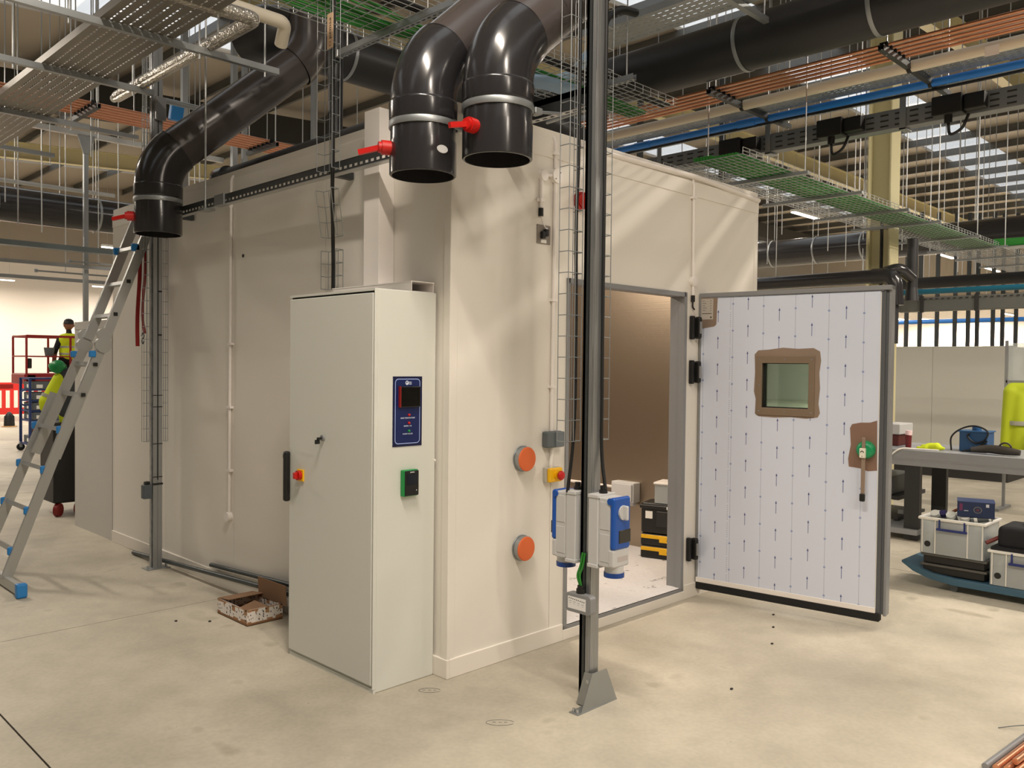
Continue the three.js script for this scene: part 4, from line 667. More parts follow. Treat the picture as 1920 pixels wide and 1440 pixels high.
// upright basket with a kink, beside the white trunking, with a black cable
{
  const bx1 = -0.05, bz = -1.12, t = thing('cable_basket', 'kinked upright wire basket with black cable above the cabinet', 'cable basket', [bx1, 2.054, bz]);
  const grid = (x0, z0, y0, x1, z1, y1, w, n) => {
    const g = [], L = (p, q) => g.push(cyl(p, q, 0.0024, 5, 0.0024, true)), at = (k, d, u) => [x0 + (x1 - x0) * u + d, y0 + (y1 - y0) * u, z0 + (z1 - z0) * u + k];
    for (const [k, d] of [[-w / 2, 0], [-w / 6, 0], [w / 6, 0], [w / 2, 0], [-w / 2, -0.05], [w / 2, -0.05]]) L(at(k, d, 0), at(k, d, 1));
    for (let i = 0; i <= n; i++) { const u = i / n; L(at(-w / 2, 0, u), at(w / 2, 0, u)); for (const k of [-w / 2, w / 2]) L(at(k, 0, u), at(k, -0.05, u)); }
    return g;
  };
  part(t, 'upper_grid', grid(-0.22, -0.76, 2.7, -0.22, -0.76, 3.67, 0.15, 10), M.galvPlain); part(t, 'kinked_grid', grid(-0.1, -0.9, 2.36, -0.2, -0.8, 2.6, 0.15, 3), M.galvPlain); part(t, 'lower_grid', grid(-0.1, -0.9, 2.06, -0.1, -0.9, 2.28, 0.15, 3), M.galvPlain);
  part(t, 'black_cable', [sweep(curve([[-0.235, 3.72, -0.73], [-0.235, 2.7, -0.73], [-0.21, 2.58, -0.77], [-0.12, 2.38, -0.9], [-0.11, 2.2, -0.91], [-0.11, 2.06, -0.91]], 60), 0.011, 8)], M.cableBlack);
  const tag = canvasTex(96, 256, (g, w, h) => { g.fillStyle = '#e4c3a2'; g.fillRect(0, 0, w, h); g.save(); g.translate(66, 190); g.rotate(-PI / 2); g.fillStyle = '#3a2a20'; g.font = 'bold 50px sans-serif'; g.fillText('pemsa', 0, 0); g.restore(); g.strokeStyle = '#8a5c40'; g.lineWidth = 5; g.strokeRect(34, 208, 28, 28); });
  part(t, 'maker_tag', [rb(0.004, 0.19, 0.055, 0.001, -0.275, 3.44, -0.7)], mat(0xffffff, 0.6, 0, { map: tag }), false, 'small peach coloured tag');
}
// perforated tray high over the ladder
{
  const TY = 3.7, t = thing('perforated_tray', 'wide grey perforated cable tray hanging above the ladder', 'cable tray', [-0.75, TY, -3.2]);
  part(t, 'tray_floor', slottedSheet('z', -0.975, -0.525, -7.0, 0.15, TY, 7, 0.05, 0.034, 0.012), M.trayGrey);
  part(t, 'tray_side', [span(-0.978, -0.975, TY, TY + 0.05, -7, 0.15), span(-0.525, -0.522, TY, TY + 0.05, -7, 0.15)], M.trayGrey);
  for (const z of [-4.62, -3.25, -2.13]) {
    const h = thing('trapeze_hanger', { '-4.62': 'strut hanger below the far end of the wide perforated tray', '-3.25': 'strut hanger under the middle of the wide perforated tray', '-2.13': 'strut hanger under the near end of the wide perforated tray' }[z], 'hanger', [-0.6, TY - 0.045, z], 'strut hangers under the wide tray');
    part(h, 'rail', [strut([-1.7, TY - 0.044, z], [z === -2.13 ? 0.22 : -0.2, TY - 0.044, z])], M.galvPlain); rods(h, [[-1.15, z], [-0.35, z]], TY - 0.08);
    if (z === -2.13) rods(h, [[0.12, z]], TY - 0.08);
    for (let k = 0; k < 8; k++) part(h, 'tray_clip', [rspan(-0.97 + k * 0.062, -0.95 + k * 0.062, TY - 0.006, TY + 0.008, z - 0.028, z + 0.028, 0.002)], M.zinc);
  }
  const f = thing('insulated_pipe', 'foil wrapped pipe bending round the wide perforated tray', 'pipe', [-0.3, 3.68, -2.5]);
  part(f, 'foil_run', [metreUV(sweep(fillet([[-0.29, 3.73, -3.72], [-0.28, 3.73, -1.52], [-1.6, 3.74, -1.56]], 0.05, 6), 0.044, 20))], M.foil);
  part(f, 'bare_end', [cyl([-0.29, 3.73, -3.8], [-0.29, 3.73, -3.72], 0.03, 16)], M.paper);
  rods(f, [[-0.285, -3.1, 3.77], [-0.285, -2.0, 3.77]], 3.77);
  const c = thing('cream_pipe', 'cream plastic pipe with an elbow above the sloping duct', 'pipe', [0.1, 3.9, -1.75]);
  part(c, 'run', [sweep(fillet([[-1.3, 3.9, -1.82], [0.1, 3.9, -1.82], [0.14, 3.8, -1.95]], 0.07, 8), 0.044, 20)], M.cream);
  single('pipe_stub', 'grey capped strut arm on the ladder post below the foil pipe', 'arm', [cyl([LX + 0.04, 3.68, LZ + 0.02], [LX + 0.34, 3.68, LZ + 0.02], 0.022, 14)], M.galvPlain);
}
// wire basket tray with green cables above the cold room
{
  const y = 3.7, t = thing('basket_tray', 'wire basket tray of green cables crossing over the cold room', 'cable tray', [1.2, y, -0.9]);
  const w = basketWires('x', -1.21, -0.57, -0.5, 2.86, y, 0.06, 12, 0.1);
  part(t, 'long_wires', w.long, M.zinc); part(t, 'cross_wires', w.cross, M.zinc);
  const g = []; for (let k = 0; k < 16; k++) { const zz = -1.02 + (k % 8) * 0.022 + (k > 7 ? 0.011 : 0), yy = y + 0.01 + (k > 7 ? 0.013 : 0); g.push(sweep(curve([[-0.5, yy + 0.01, zz + 0.12], [0.0, yy, zz + 0.1 * Math.sin(k)], [0.6, yy, zz], [1.4, yy, zz + 0.01], [2.1, yy, zz], [2.85, yy - 0.004, zz - 0.01]], 30), 0.0065, 6)); }
  for (let k = 0; k < 9; k++) g.push(sweep(curve([[-0.5, y + 0.03, -1.15 + k * 0.02], [-0.1, y + 0.02, -1.16 + k * 0.03], [0.25, y + 0.02, -1.12 + k * 0.02], [0.6, y + 0.03, -1.06 + k * 0.01], [0.9, y + 0.04, -1.0 + k * 0.01]], 24), 0.006, 6));
  part(t, 'green_cables', g, M.cableGreen).userData.kind = 'stuff';
  part(t, 'black_cables', [0, 1, 2].map((k) => sweep(curve([[-0.5, y + 0.03, -0.7 + k * 0.03], [0.6, y + 0.03, -0.72 + k * 0.03], [2.85, y + 0.03, -0.7 + k * 0.03]], 12), 0.012, 8)), M.cableBlack);
  part(t, 'clear_hose', [sweep(curve([[1.5, y + 0.1, -1.12], [1.75, y + 0.05, -1.1], [2.0, y + 0.12, -0.95], [2.15, y + 0.3, -0.9]], 20), 0.045, 14), sweep(curve([[1.35, y - 0.03, -1.0], [1.6, y - 0.05, -0.85], [1.9, y - 0.06, -0.8]], 14), 0.05, 14)], M.clearHose);
  for (const [x, label] of [[0.32, 'slotted strut hanger under the green cable basket, above the kinked basket'], [2.0, 'slotted strut hanger under the green cable basket, behind the tall post']]) {
    const h = thing('trapeze_hanger', label, 'hanger', [x, y - 0.05, -0.9]); part(h, 'rail', [span(x - 0.02, x - 0.017, y - 0.045, y - 0.004, -1.5, -0.35), span(x + 0.017, x + 0.02, y - 0.045, y - 0.004, -1.5, -0.35)].concat(slottedBar('z', x, 0.04, -1.5, -0.35, y - 0.046, 0.003, 0.05, 0.032, 0.014)), M.galvPlain);
    part(h, 'end_cap', [rspan(x - 0.025, x + 0.025, y - 0.05, y, -1.53, -1.5, 0.005)], M.zinc); rods(h, [[x, -1.42], [x, -0.42]], y - 0.06);
  }
  const p = thing('perforated_tray', 'short grey perforated tray tilting out above the tall post', 'cable tray', [2.3, 4.15, 0]);
  part(p, 'tray_floor', slottedSheet('z', 2.13, 2.47, -0.95, 1.6, 4.15, 5, 0.06, 0.035, 0.014), M.galvPlain); part(p, 'tray_side', [span(2.127, 2.13, 4.15, 4.2, -0.95, 1.6), span(2.47, 2.473, 4.15, 4.2, -0.95, 1.6)], M.galvPlain);
  part(p, 'cross_rail', [strut([2.0, 4.1, 0.25], [2.75, 4.1, 0.25])], M.galvPlain); rods(p, [[2.72, 0.25], [2.03, 0.25]], 4.1);
  const s = thing('black_hose_riser', 'fat black hose rising behind the tall post to the tray', 'hose', [1.52, 2.98, -0.26]);
  part(s, 'hose', [sweep(curve([[1.52, 2.985, -0.26], [1.52, 3.3, -0.26], [1.52, 3.75, -0.26], [1.56, 3.92, -0.26], [1.75, 4.05, -0.3], [2.0, 4.12, -0.35]], 30), 0.028, 14)], M.cableBlack);
}
// service rack on the far side: copper, cream pipe, perforated tray, blue pipe, busbar
{
  const y = 3.86, za = -6.5, zb = 4.2;
  for (let k = 0; k < 5; k++) single('copper_pipe', ['outermost copper pipe of the overhead rack', 'second copper pipe of the overhead rack', 'middle copper pipe of the overhead rack', 'fourth copper pipe of the overhead rack', 'copper pipe next to the cream pipe on the rack'][k], 'pipe', [cyl([3.18 + k * 0.078, y + 0.03, za], [3.18 + k * 0.078, y + 0.03, zb], 0.0115, 14)], M.copper, 'copper pipes on the overhead rack');
  single('insulated_pipe', 'long cream insulated pipe beside the overhead copper pipes', 'pipe', [cyl([3.66, y + 0.005, za], [3.66, y + 0.005, zb], 0.042, 24)], M.cream);
  let t = thing('perforated_tray', 'long perforated tray between the cream and blue overhead pipes', 'cable tray', [3.9, y, 0]);
  part(t, 'tray_floor', slottedSheet('z', 3.74, 4.04, za, zb, y + 0.02, 6, 0.05, 0.03, 0.013), M.galvPlain); part(t, 'tray_side', [span(3.737, 3.74, y + 0.02, y + 0.06, za, zb), span(4.04, 4.043, y + 0.02, y + 0.06, za, zb)], M.galvPlain);
  t = thing('blue_pipe', 'bright blue pipe running under the overhead rack', 'pipe', [4.09, y - 0.03, 0]);
  part(t, 'run', [cyl([4.09, y - 0.012, za], [4.09, y - 0.012, zb], 0.03, 20)], M.bluePipe); for (const z of [-0.75, -1.9]) part(t, 'coupling', [cyl([4.09, y - 0.012, z], [4.09, y - 0.012, z + 0.18], 0.035, 20)], M.bluePipe);
  t = thing('perforated_tray', 'narrow perforated tray past the blue overhead pipe', 'cable tray', [4.25, y, 0]);
  part(t, 'tray_floor', slottedSheet('z', 4.16, 4.34, za, zb, y + 0.0, 4, 0.05, 0.03, 0.013), M.galvPlain); part(t, 'tray_side', [span(4.157, 4.16, y, y + 0.04, za, zb), span(4.34, 4.343, y, y + 0.04, za, zb)], M.galvPlain);
  part(t, 'black_cable', [sweep(curve([[4.2, y - 0.02, za], [4.18, y - 0.03, -2], [4.2, y - 0.02, 0], [4.19, y - 0.035, 1], [4.2, y - 0.02, 2.2], [4.2, y - 0.02, zb]], 40), 0.012, 8)], M.cableBlack);
  t = thing('busbar_trunking', 'grey busbar trunking hanging below the overhead rack', 'busbar', [4.4, y - 0.28, 0]);
  part(t, 'casing', [rspan(4.34, 4.46, y - 0.24, y - 0.08, za, zb, 0.006)], mat(0x8b8e90, 0.45, 0.4));
  for (let r = 0; r < 3; r++) part(t, 'slot_row', [...Array(90)].map((_, k) => span(4.336, 4.341, y - 0.215 + r * 0.045, y - 0.203 + r * 0.045, za + 0.1 + k * 0.118, za + 0.165 + k * 0.118)), M.beamDark);
  for (const z of [-1.8, -0.6, 0.6, 1.8, 3]) part(t, 'hanger_strap', [span(4.33, 4.336, y - 0.26, y + 0.04, z, z + 0.05), span(4.33, 4.47, y - 0.26, y - 0.25, z, z + 0.05)], M.galvPlain);
  for (const [z, label] of [[-0.9, 'black tap-off box on the busbar above the cold room end'], [0.06, 'black tap-off box on the busbar above the door window'], [1.0, 'black tap-off box on the busbar near the frame edge']]) {
    const b = thing('tap_off_box', label, 'tap-off box', [4.29, y - 0.25, z], 'black busbar tap-off boxes');
    part(b, 'housing', [rspan(4.2, 4.33, y - 0.24, y - 0.09, z - 0.11, z + 0.11, 0.01), rspan(4.24, 4.335, y - 0.22, y - 0.1, z + 0.11, z + 0.26, 0.01)], M.black);
    part(b, 'gland', [cyl([4.26, y - 0.3, z], [4.26, y - 0.24, z], 0.03, 12)], M.black); part(b, 'tail_cable', [sweep(curve([[4.26, y - 0.3, z], [4.25, y - 0.39, z + 0.02], [4.25, y - 0.36, z + 0.1], [4.28, y - 0.25, z + 0.14]], 14), 0.012, 8)], M.cableBlack);
  }
  for (const [z, label] of [[-3.1, 'rack hanger deep behind the cold room'], [-0.45, 'rack hanger above the cold room end'], [0.92, 'rack hanger with rod in front of the big duct'], [2.3, 'rack hanger at the near end of the rack']]) {
    const h = thing('trapeze_hanger', label, 'hanger', [3.8, y - 0.04, z], 'strut hangers of the overhead rack');
    part(h, 'rail', [strut([3.12, y - 0.022, z], [4.5, y - 0.022, z])], M.darkStrut); rods(h, [[3.22, z], [4.48, z]], y - 0.03);
    for (let k = 0; k < 5; k++) part(h, 'pipe_clip', [rspan(3.165 + k * 0.078, 3.195 + k * 0.078, y + 0.015, y + 0.05, z - 0.03, z + 0.03, 0.004)], M.black);
    part(h, 'saddle', [ring([3.66, y + 0.005, z], 'z', 0.042, 0.03, 0.004), ring([4.09, y - 0.012, z], 'z', 0.03, 0.025, 0.004)], M.black);
  }
  t = thing('pipe_tag', 'small clear tag hanging from the cream insulated pipe', 'tag', [3.61, y - 0.06, 1.48]); part(t, 'card', [rb(0.003, 0.07, 0.09, 0.001, 3.61, y - 0.03, 1.48)], M.paper);
  // copper run crossing at the far end
  const n = ['first', 'second', 'third', 'fourth', 'fifth', 'sixth'];
  for (let k = 0; k < 6; k++) single('copper_pipe', `${n[k]} copper pipe of the run crossing behind the ladder post`, 'pipe', [cyl([-3, 3.86, -4.5 - k * 0.085], [3.15, 3.86, -4.5 - k * 0.085], 0.0125, 12)], M.copper, 'copper pipes crossing behind the ladder post');
  for (const [x, label] of [[-0.2, 'clip hanger of the crossing copper pipes beside the ladder post'], [1.5, 'clip hanger of the crossing copper pipes above the cold room']]) {
    const h = thing('trapeze_hanger', label, 'hanger', [x, 3.8, -4.7]); part(h, 'rail', [strut([x, 3.8, -5.0], [x, 3.8, -4.4])], M.darkStrut); for (let k = 0; k < 6; k++) part(h, 'pipe_clip', [rspan(x - 0.03, x + 0.03, 3.84, 3.885, -4.515 - k * 0.085, -4.485 - k * 0.085, 0.004)], M.black); rods(h, [[x, -4.97], [x, -4.43]], 3.8);
  }
}
// basket tray of green cables running away beyond the room
{
  const y = 3.2, t = thing('basket_tray', 'long wire basket tray of green cables leading away past the column', 'cable tray', [6, y, -0.2]);
  const w = basketWires('x', -0.62, 0.08, 2.75, 12.5, y, 0.05, 14, 0.1, 0.003); part(t, 'long_wires', w.long, M.zinc); part(t, 'cross_wires', w.cross, M.zinc);
  const g = []; for (let k = 0; k < 20; k++) { const zz = -0.33 + (k % 14) * 0.027, yy = y + 0.012 + Math.floor(k / 14) * 0.014; g.push(sweep(curve([[2.75, yy, zz], [4, yy, zz + 0.01 * Math.sin(k * 2)], [6, yy, zz], [8, yy, zz + 0.01 * Math.cos(k)], [9.2, yy, zz * 0.9]], 24), 0.011, 6)); }
  part(t, 'green_cables', g, M.cableGreen).userData.kind = 'stuff';
  for (const x of [3.56, 4.6, 5.7, 6.6, 7.9, 9.0, 10.1, 11.2]) { part(t, 'cross_rail', [span(x - 0.02, x + 0.02, y - 0.03, y - 0.004, -0.75, 0.2)], M.galvPlain); part(t, 'hanger_rod', [cyl([x, y - 0.03, 0.17], [x, roofY(x), 0.17], 0.006, 6)], M.zinc); part(t, 'hanger_rod', [cyl([x, y - 0.03, -0.72], [x, roofY(x), -0.72], 0.006, 6)], M.zinc); }
  const b = thing('basket_tray', 'bright green cable bundle on a tray branching towards the bench aisle', 'cable tray', [9.3, y, 1]);
  part(b, 'green_bundle', [0, 1, 2, 3].map((k) => sweep(curve([[9.15, y + 0.02 + k * 0.02, 0], [9.2 + k * 0.03, y + 0.03 + k * 0.015, 1], [9.2 + k * 0.03, y + 0.04, 3]], 14), 0.028, 8)), M.cableGreen); part(b, 'tray_base', [span(9.1, 9.4, y - 0.01, y - 0.004, 0.1, 3)], M.galvPlain);
}
// grey trunking beyond the door, teal pipe and pipes over it
{
  let t = thing('busbar_trunking', 'deep grey perforated trunking beyond the free edge of the door', 'trunking', [6.97, 2.2, 1]);
  part(t, 'casing', [rspan(6.9, 7.05, 2.27, 2.42, -0.36, 4.5, 0.006)], mat(0x6c6d69, 0.5, 0.3)); for (const z of [-0.1, 0.45, 1.3]) part(t, 'joint_strap', [span(6.89, 6.9, 2.255, 2.435, z, z + 0.04)], M.beamDark); part(t, 'slot_row', [...Array(70)].map((_, k) => span(6.894, 6.9, 2.395, 2.406, -0.3 + k * 0.06, -0.27 + k * 0.06)), M.beamDark);
  single('teal_pipe', 'teal pipe above the deep grey trunking', 'pipe', [cyl([8.7, 2.64, -1.2], [8.7, 2.64, 4.5], 0.035, 14)], mat(0x1d6c88, 0.4)); single('dark_pipe', 'dark pipe above the teal pipe', 'pipe', [cyl([9.8, 2.86, -1.6], [9.8, 2.86, 4.5], 0.08, 16)], M.ductMatt);
  single('lamp_rail', 'blue conductor rail below the far low lights', 'rail', [cyl([18, 2.75, -5.2], [18, 2.75, 2], 0.05, 8)], M.bluePipe);
}

// ---------------------------------------------------------------- folding ladder against the long side
{
  const k = 0.377, fx = -1.14, at = (y, z, off = 0) => [fx + k * y - off * 0.936, y + off * 0.353, z];
  const t = thing('folding_ladder', 'aluminium folding ladder with blue rung ends leaning on the cold room', 'ladder', [fx, 0, -3.7]);
  const railW = 0.03, railD = 0.07, N = v3(-0.936, 0.353, 0);
  const rail = (y0, z0, y1, z1, off = 0) => bar(at(y0, z0, off), at(y1, z1, off), railW, railD, N);
  // wide outer lower section, narrow upper section
  for (const z of [-4.16, -3.5]) part(t, 'lower_outer_rail', [rail(0.05, z, 1.36, z + (z < -4 ? 0.1 : -0.02), 0.02)], M.alu);
  for (const z of [-4.02, -3.545]) part(t, 'lower_inner_rail', [rail(0.9, z, 1.72, z + (z < -4 ? 0.13 : 0.04), 0)], M.alu);
  for (const z of [-3.87, -3.5]) part(t, 'upper_rail', [rail(1.8, z, 2.86, z, 0)], M.alu);
  for (const z of [-3.9, -3.49]) { const h = part(t, 'hinge_joint', [cyl([at(1.75, z)[0], 1.75, z - 0.02], [at(1.75, z)[0], 1.75, z + 0.02], 0.06, 24), cyl([at(1.82, z)[0] - 0.02, 1.83, z - 0.015], [at(1.82, z)[0] - 0.02, 1.83, z + 0.015], 0.05, 20)], M.alu); part(h, 'release_lever', [rb(0.05, 0.05, 0.03, 0.01, at(1.68, z)[0] - 0.05, 1.68, z)], M.skyBlue); }
  const rung = (y, z0, z1, ends, off = 0) => {
    const a = at(y, z0, off), b = at(y, z1, off), r = part(t, 'rung', [bar(a, b, 0.03, 0.028, N)], M.alu);
    if (ends) for (const p of [a, b]) part(r, 'rung_end', [rb(0.07, 0.06, 0.03, 0.012, p[0] - 0.01, p[1], p[2])], M.skyBlue);
  };
  for (const y of [0.24, 0.52, 0.81, 1.1]) rung(y, -4.13, -3.53, true, 0.03);
  for (const y of [1.37, 1.6]) rung(y, -3.95, -3.5, false);
  for (const y of [1.98, 2.24, 2.76]) rung(y, -3.87, -3.5, false); rung(2.51, -3.87, -3.5, true, 0.03);
  for (const y of [2.25, 1.99, 1.6, 1.37]) part(t, 'rail_pin', [rb(0.03, 0.028, 0.012, 0.003, at(y, -3.485)[0], y, -3.483)], M.black);
  part(t, 'stabiliser_bar', [bar([-1.14, 0.05, -4.55], [-1.14, 0.05, -3.16], 0.035, 0.07)], M.alu);
  for (const z of [-4.6, -3.13]) part(t, 'rubber_foot', [rb(0.07, 0.1, 0.06, 0.015, -1.14, 0.05, z)], M.skyBlue, false, 'blue plastic foot');
  part(t, 'warning_label', [bar(at(1.46, -3.52 - 0.016, 0.038), at(1.68, -3.51 - 0.016, 0.038), 0.022, 0.002, N)], M.paper);
}
{
  const t = thing('ratchet_strap', 'dark red ratchet strap hanging behind the ladder top', 'strap', [-0.2, 1.7, -3.62]);
  part(t, 'webbing', [sweep(curve([[-0.16, 2.75, -3.56], [-0.17, 2.3, -3.58], [-0.18, 1.95, -3.6], [-0.17, 1.75, -3.62]], 16), 0.016, 8), sweep(curve([[-0.15, 2.75, -3.52], [-0.15, 2.3, -3.53], [-0.16, 2.0, -3.55], [-0.15, 1.85, -3.53]], 16), 0.012, 8)], mat(0x8c1512, 0.7));
  part(t, 'hook', [new THREE.TorusGeometry(0.022, 0.006, 8, 16, 4.6).rotateY(PI / 2).translate(-0.16, 1.83, -3.54), new THREE.TorusGeometry(0.02, 0.006, 8, 16, 4.6).rotateY(PI / 2).rotateX(PI).translate(-0.16, 1.79, -3.54)], M.black);
}
// ---------------------------------------------------------------- floor clutter
{
  // cardboard box, open flaps
  const print = canvasTex(512, 128, (g, w, h) => {
    g.fillStyle = '#a8805e'; g.fillRect(0, 0, w, h); let q = 5; const R = () => { q = (q * 16807) % 2147483647; return q / 2147483647; };
    g.fillStyle = '#e8e2dc'; for (let k = 0; k < 30; k++) g.fillRect(R() * w - 30, R() * h * 0.75, 40 + R() * 70, 22 + R() * 30);
    g.fillStyle = '#2b2623'; for (let k = 0; k < 34; k++) { g.beginPath(); g.ellipse(R() * w, R() * h * 0.85, 4 + R() * 6, 3 + R() * 5, R() * 3, 0, 7); g.fill(); }
    g.fillStyle = '#8d6546'; g.fillRect(0, h - 22, w, 22);
  });
  const pm = mat(0xffffff, 0.85, 0, { map: print });
  const t = thing('cardboard_box', 'low open cardboard box with a black and white print', 'box', [-0.17, 0, -1.68]);
  const x0 = -0.33, x1 = -0.085, z0 = -1.89, z1 = -1.5, h = 0.1, w = 0.005;
  part(t, 'printed_wall', [span(x0, x0 + w, 0, h, z0, z1)], pm); part(t, 'printed_wall', [span(x0 + w, x1, 0, h, z1 - w, z1)], pm); part(t, 'printed_wall', [span(x1 - w, x1, 0, h, z0, z1 - w)], pm); part(t, 'printed_wall', [span(x0 + w, x1, 0, h, z0, z0 + w)], pm);
  part(t, 'bottom', [span(x0, x1, 0, 0.004, z0, z1)], M.card);
  part(t, 'flap', [bx(0.24, 0.004, 0.15, 0, 0, 0).rotateX(-0.12).translate(-0.208, h + 0.01, z0 + 0.08)], M.card); part(t, 'flap', [bx(0.004, 0.13, 0.34, 0, 0, 0).rotateZ(0.06).rotateY(0.02).translate(x1 - 0.008, h + 0.055, -1.62)], M.card);
  part(t, 'flap', [bx(0.15, 0.004, 0.16, 0, 0, 0).rotateZ(0.25).translate(x0 + 0.075, h - 0.02, -1.6)], M.card);
  part(t, 'packing', [rspan(x0 + 0.03, x0 + 0.16, 0.005, 0.06, -1.66, -1.54, 0.02)], M.paper);
  for (const [a, b, r, label] of [[[-0.075, 0.018, -3.95], [-0.065, 0.19, -1.0], 0.017, 'long dark grey pipe resting from the floor up behind the cardboard box'], [[-0.028, 0.14, -2.62], [-0.033, 0.235, -1.02], 0.015, 'shorter dark grey pipe lying against the skirting behind the cardboard box']])
    single('loose_pipe', label, 'pipe', [cyl(a, b, r, 14)], mat(0x2f3839, 0.4));
  const marks = [[-0.6, -1.9], [-0.45, -1.75], [2.05, 0.75], [2.3, 0.62], [1.75, 0.9], [0.95, 1.1]];
  marks.forEach(([x, z], i) => single('debris_chip', ['black chip on the floor before the cardboard box', 'small black chip on the floor near the cardboard box', 'black chip on the floor below the open door', 'small dark chip under the open door', 'dark chip on the floor before the door sill', 'dark crumb on the floor beside the tall post'][i], 'debris', [rb(0.016, 0.008, 0.012, 0.003, x, 0.004, z)], M.black));
  for (const [x, z, a, b, label] of [[-0.175, 0.575, 0.065, 0.03, 'faint oval pen mark on the floor in front of the post'], [-0.165, 0.06, 0.055, 0.028, 'faint oval pen mark on the floor beside the cabinet corner']])
    single('floor_mark', label, 'floor mark', [sweep([...Array(29)].map((_, k) => { const u = k / 28 * 5.6 + 0.4; return v3(x + (a * Math.cos(u) * 0.707 - b * Math.sin(u) * 0.707), 0.0006, z + (a * Math.cos(u) * 0.707 + b * Math.sin(u) * 0.707)); }), 0.0012, 5), ...[-0.02, 0, 0.018].map((q) => sweep([[x + q - 0.006, 0.0006, z + q], [x + q, 0.0006, z + q - 0.008], [x + q + 0.008, 0.0006, z + q + 0.004]], 0.0011, 5))], M.greyDark);
  // copper offcuts at the frame corner
  const nn = ['front', 'second', 'third', 'fourth', 'rear'];
  for (let i = 0; i < 5; i++) single('copper_pipe', `${nn[i]} copper pipe of the bundle lying on the floor`, 'pipe', [cyl([0.94 + i * 0.02, 0.014 + (i === 4 ? 0.024 : 0), 2.265 + i * 0.035 - (i === 4 ? 0.05 : 0)], [2.4 + i * 0.03, 0.014 + (i === 4 ? 0.024 : 0), 2.39 + i * 0.035 - (i === 4 ? 0.05 : 0)], 0.0135, 14)], i ? M.copper : M.greyTrim, 'copper pipes lying on the floor');
  single('wire_offcut', 'thin bent wire lying beside the floor copper pipes', 'wire', [sweep(curve([[1.42, 0.004, 2.185], [1.48, 0.02, 2.26], [1.6, 0.03, 2.4]], 12), 0.0022, 6)], M.greyDark);
}
// ---------------------------------------------------------------- lower second box beyond the cold room
{
  const t = thing('cold_room', 'lower grey insulated box standing past the cold room end', 'cold room', [1, 0, -5.13]);
  part(t, 'side_panel', [span(0, 0.08, 0, 2.0, -RD - 0.02, -5.62)], mat(0xc9c6c0, 0.45)); part(t, 'body', [span(0.08, 2.4, 0, 2.0, -RD - 0.02, -5.62)], M.panel); part(t, 'top_trim', [rspan(-0.004, 0.02, 1.93, 2.004, -RD - 0.02, -5.62, 0.003)], mat(0xc9c6c0, 0.45)); part(t, 'joint_strip', [span(0.004, 0.05, 0, 2.0, -RD - 0.001, -RD - 0.019)], M.panelSeam);
}
// ---------------------------------------------------------------- figure helper: smooth body from tapered capsules
function bodyGeometry(bones, cell = 0.02, blend = 0.045) {
  const lo = v3(1e9, 1e9, 1e9), hi = v3(-1e9, -1e9, -1e9);
  for (const [a, b, ra, rb2] of bones) for (const [p, r] of [[a, ra], [b, rb2]]) for (const k of [0, 1, 2]) { lo.setComponent(k, Math.min(lo.getComponent(k), p[k] - r - 0.06)); hi.setComponent(k, Math.max(hi.getComponent(k), p[k] + r + 0.06)); }
  const size = Math.max(hi.x - lo.x, hi.y - lo.y, hi.z - lo.z), n = Math.min(110, Math.ceil(size / cell)), c = lo.clone().add(hi).multiplyScalar(0.5), half = size / 2;
  const mc = new MarchingCubes(n, M.cloth, false, false, 120000); mc.isolation = 0;
  for (let k = 0; k < n; k++) for (let j = 0; j < n; j++) for (let i = 0; i < n; i++) {
    const p = [c.x + (i - n / 2) / (n / 2) * half, c.y + (j - n / 2) / (n / 2) * half, c.z + (k - n / 2) / (n / 2) * half];
    let d = 1e9;
    for (const [a, b, ra, rr] of bones) {
      const ab = [b[0] - a[0], b[1] - a[1], b[2] - a[2]], ap = [p[0] - a[0], p[1] - a[1], p[2] - a[2]], l = ab[0] ** 2 + ab[1] ** 2 + ab[2] ** 2;
      const u = l ? Math.max(0, Math.min(1, (ap[0] * ab[0] + ap[1] * ab[1] + ap[2] * ab[2]) / l)) : 0;
      const q = Math.hypot(ap[0] - ab[0] * u, ap[1] - ab[1] * u, ap[2] - ab[2] * u) - (ra + (rr - ra) * u);
      const h = Math.max(0, blend - Math.abs(d - q)) / blend; d = Math.min(d, q) - h * h * blend / 4;
    }
    mc.field[i + j * n + k * n * n] = -d;
  }
  mc.update();
  const g = new THREE.BufferGeometry(), cnt = mc.count;
  g.setAttribute('position', new THREE.Float32BufferAttribute(mc.positionArray.slice(0, cnt * 3), 3)); g.setAttribute('normal', new THREE.Float32BufferAttribute(mc.normalArray.slice(0, cnt * 3), 3));
  return g.scale(half, half, half).translate(c.x, c.y, c.z);
}
